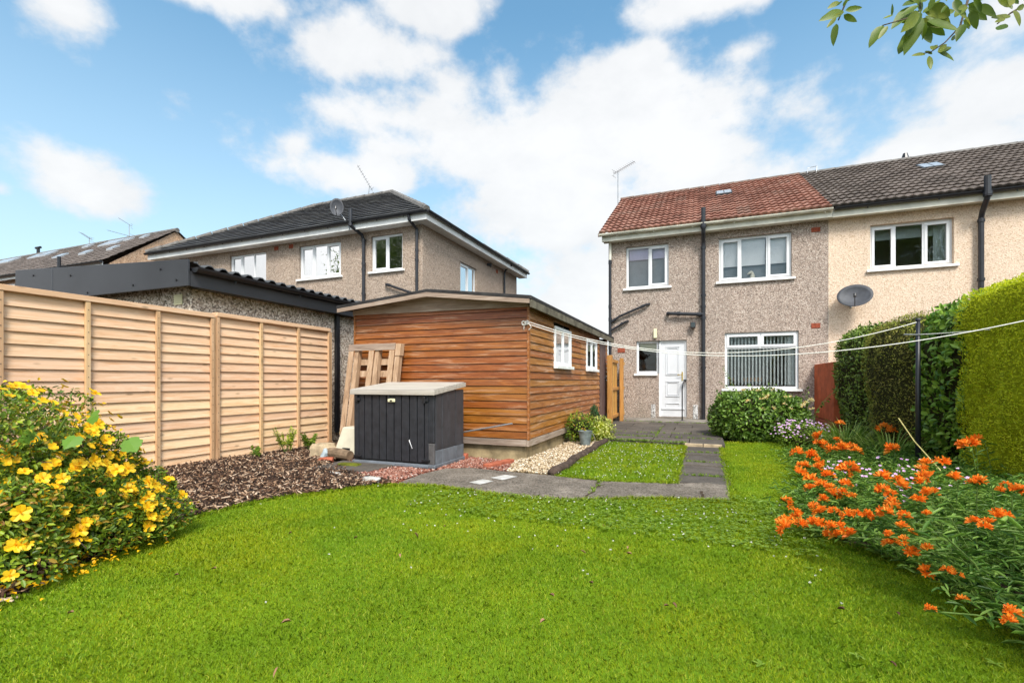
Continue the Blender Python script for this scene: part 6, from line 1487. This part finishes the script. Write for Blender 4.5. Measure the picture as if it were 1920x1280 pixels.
# hanging twigs: each a run of points on the branch tip, leaves given as base -> tip
TW = [([(1640, -60, 1.9), (1600, -25, 1.86), (1583, 12, 1.84), (1572, 38, 1.82)], None), ([(1700, -60, 1.9), (1722, -10, 1.85), (1725, 20, 1.82), (1700, 35, 1.8), (1655, 48, 1.8)], None),
      ([(1790, -60, 1.95), (1815, 0, 1.88), (1800, 50, 1.84), (1772, 80, 1.82), (1745, 98, 1.80), (1712, 104, 1.8)], None), ([(1990, -60, 2.0), (1930, 5, 1.9), (1895, 25, 1.88), (1870, 45, 1.86)], None), ([(1560, -80, 2.0), (1700, -60, 1.95), (1850, -70, 2.0), (1990, -60, 2.0)], None)]
m = MB()
for pts, _ in TW: m.tube([WP(*p_) for p_ in pts], [.006, .0045, .0035, .0025, .002, .0015][:len(pts)], 6)
m.tube([(.95, 2.3, 2.72), tuple(WP(1700, -60, 1.95))], .006, 6); m.tube([(1.35, 1.95, 2.85), tuple(WP(1850, -70, 2.0))], .008, 6)
m.build('twigs', M['bark_t'], ap)
LV = [(1582, 22, 1545, 30), (1583, 24, 1563, 28), (1568, 33, 1551, 55), (1568, 45, 1561, 78), (1585, 20, 1612, 18), (1582, 28, 1604, 42), (1580, 12, 1592, -4), (1575, 5, 1557, 10), (1578, 2, 1570, 15),
      (1655, 48, 1632, 80), (1664, 49, 1648, 72), (1675, 28, 1656, 36), (1672, 30, 1674, 8), (1712, 12, 1675, 48), (1722, 22, 1690, 60), (1724, 30, 1700, 58), (1714, 52, 1686, 108), (1726, 22, 1702, 66), (1738, 40, 1790, 62), (1738, 42, 1770, 66), (1732, 22, 1790, 42), (1735, 42, 1734, 72), (1731, 45, 1720, 62), (1725, 8, 1700, -20), (1727, 5, 1745, -15), (1720, 2, 1695, 8), (1730, 25, 1760, 8), (1735, 30, 1755, 45), (1728, 0, 1716, 30), (1742, 20, 1752, -8),
      (1726, 30, 1700, 90), (1722, 10, 1690, 30), (1730, 35, 1765, 52), (1740, 15, 1785, 28), (1728, 48, 1745, 80), (1712, 35, 1690, 45), (1790, 20, 1755, 30), (1800, 30, 1830, 42), (1812, 10, 1790, 22), (1825, 0, 1845, 22), (1808, 45, 1795, 70), (1870, 0, 1890, 15),
      (1775, 10, 1765, 26), (1778, 0, 1790, -18), (1790, 0, 1800, 25), (1810, 12, 1790, 35), (1815, 8, 1848, 18), (1820, 20, 1832, 50), (1815, 15, 1845, 40), (1812, 30, 1790, 15), (1838, 8, 1862, 34), (1828, 5, 1850, -10), (1806, 38, 1822, 52), (1783, 76, 1790, 68), (1758, 98, 1772, 86), (1758, 98, 1793, 108), (1760, 100, 1782, 90), (1742, 105, 1741, 133), (1735, 102, 1711, 104), (1750, 95, 1752, 80), (1748, 102, 1735, 96),
      (1895, 30, 1852, 44), (1885, 35, 1866, 42), (1885, 45, 1868, 66), (1893, 12, 1900, -8), (1900, 20, 1914, 46), (1905, 18, 1925, 10), (1898, 18, 1885, 5), (1910, 8, 1890, -8), (1640, -20, 1620, -2), (1600, -8, 1585, 4), (1660, -20, 1690, -8), (1760, -30, 1770, 5), (1850, -30, 1865, 0), (1930, 0, 1935, 25)]
def fine_leaf(p, d_, nn, L_, W_, cup):
    d_ = nrm(np.array(d_)); s_ = nrm(np.cross(d_, nn)); n2 = np.cross(s_, d_); k = 7; V = []; curl = random.uniform(-.25, .25)
    for j in range(k + 1):
        u = j / k; w_ = W_ * .5 * (math.sin(math.pi * min(1, u ** .8)) ** .75) * random.uniform(.92, 1.08) + .0004
        c_ = np.array(p) + d_ * L_ * u + n2 * (curl * L_ * u * u); V += [c_ + s_ * w_ + n2 * w_ * cup, c_, c_ - s_ * w_ + n2 * w_ * cup]
    F = []
    for j in range(k): F += [(3 * j, 3 * j + 1, 3 * j + 4, 3 * j + 3), (3 * j + 1, 3 * j + 2, 3 * j + 5, 3 * j + 4)]
    return np.array(V), np.array(F)
A = []
for (a, b, c, e) in LV:
    dp = 1.8 + random.uniform(-.05, .05); p0, p1 = WP(a, b, dp), WP(c, e, dp + random.uniform(-.02, .02)); d_ = p1 - p0; L_ = d_.length * 1.05; nn_ = np.array([random.uniform(-.5, .5), -1, random.uniform(-.5, .5)])
    A.append(fine_leaf(p0, d_, nn_, L_, L_ * random.uniform(.28, .42), random.uniform(.1, .4)))
npmesh('hanging_leaves', *cat_arrs(A), M['leaf_hang'], ap, smooth=True)
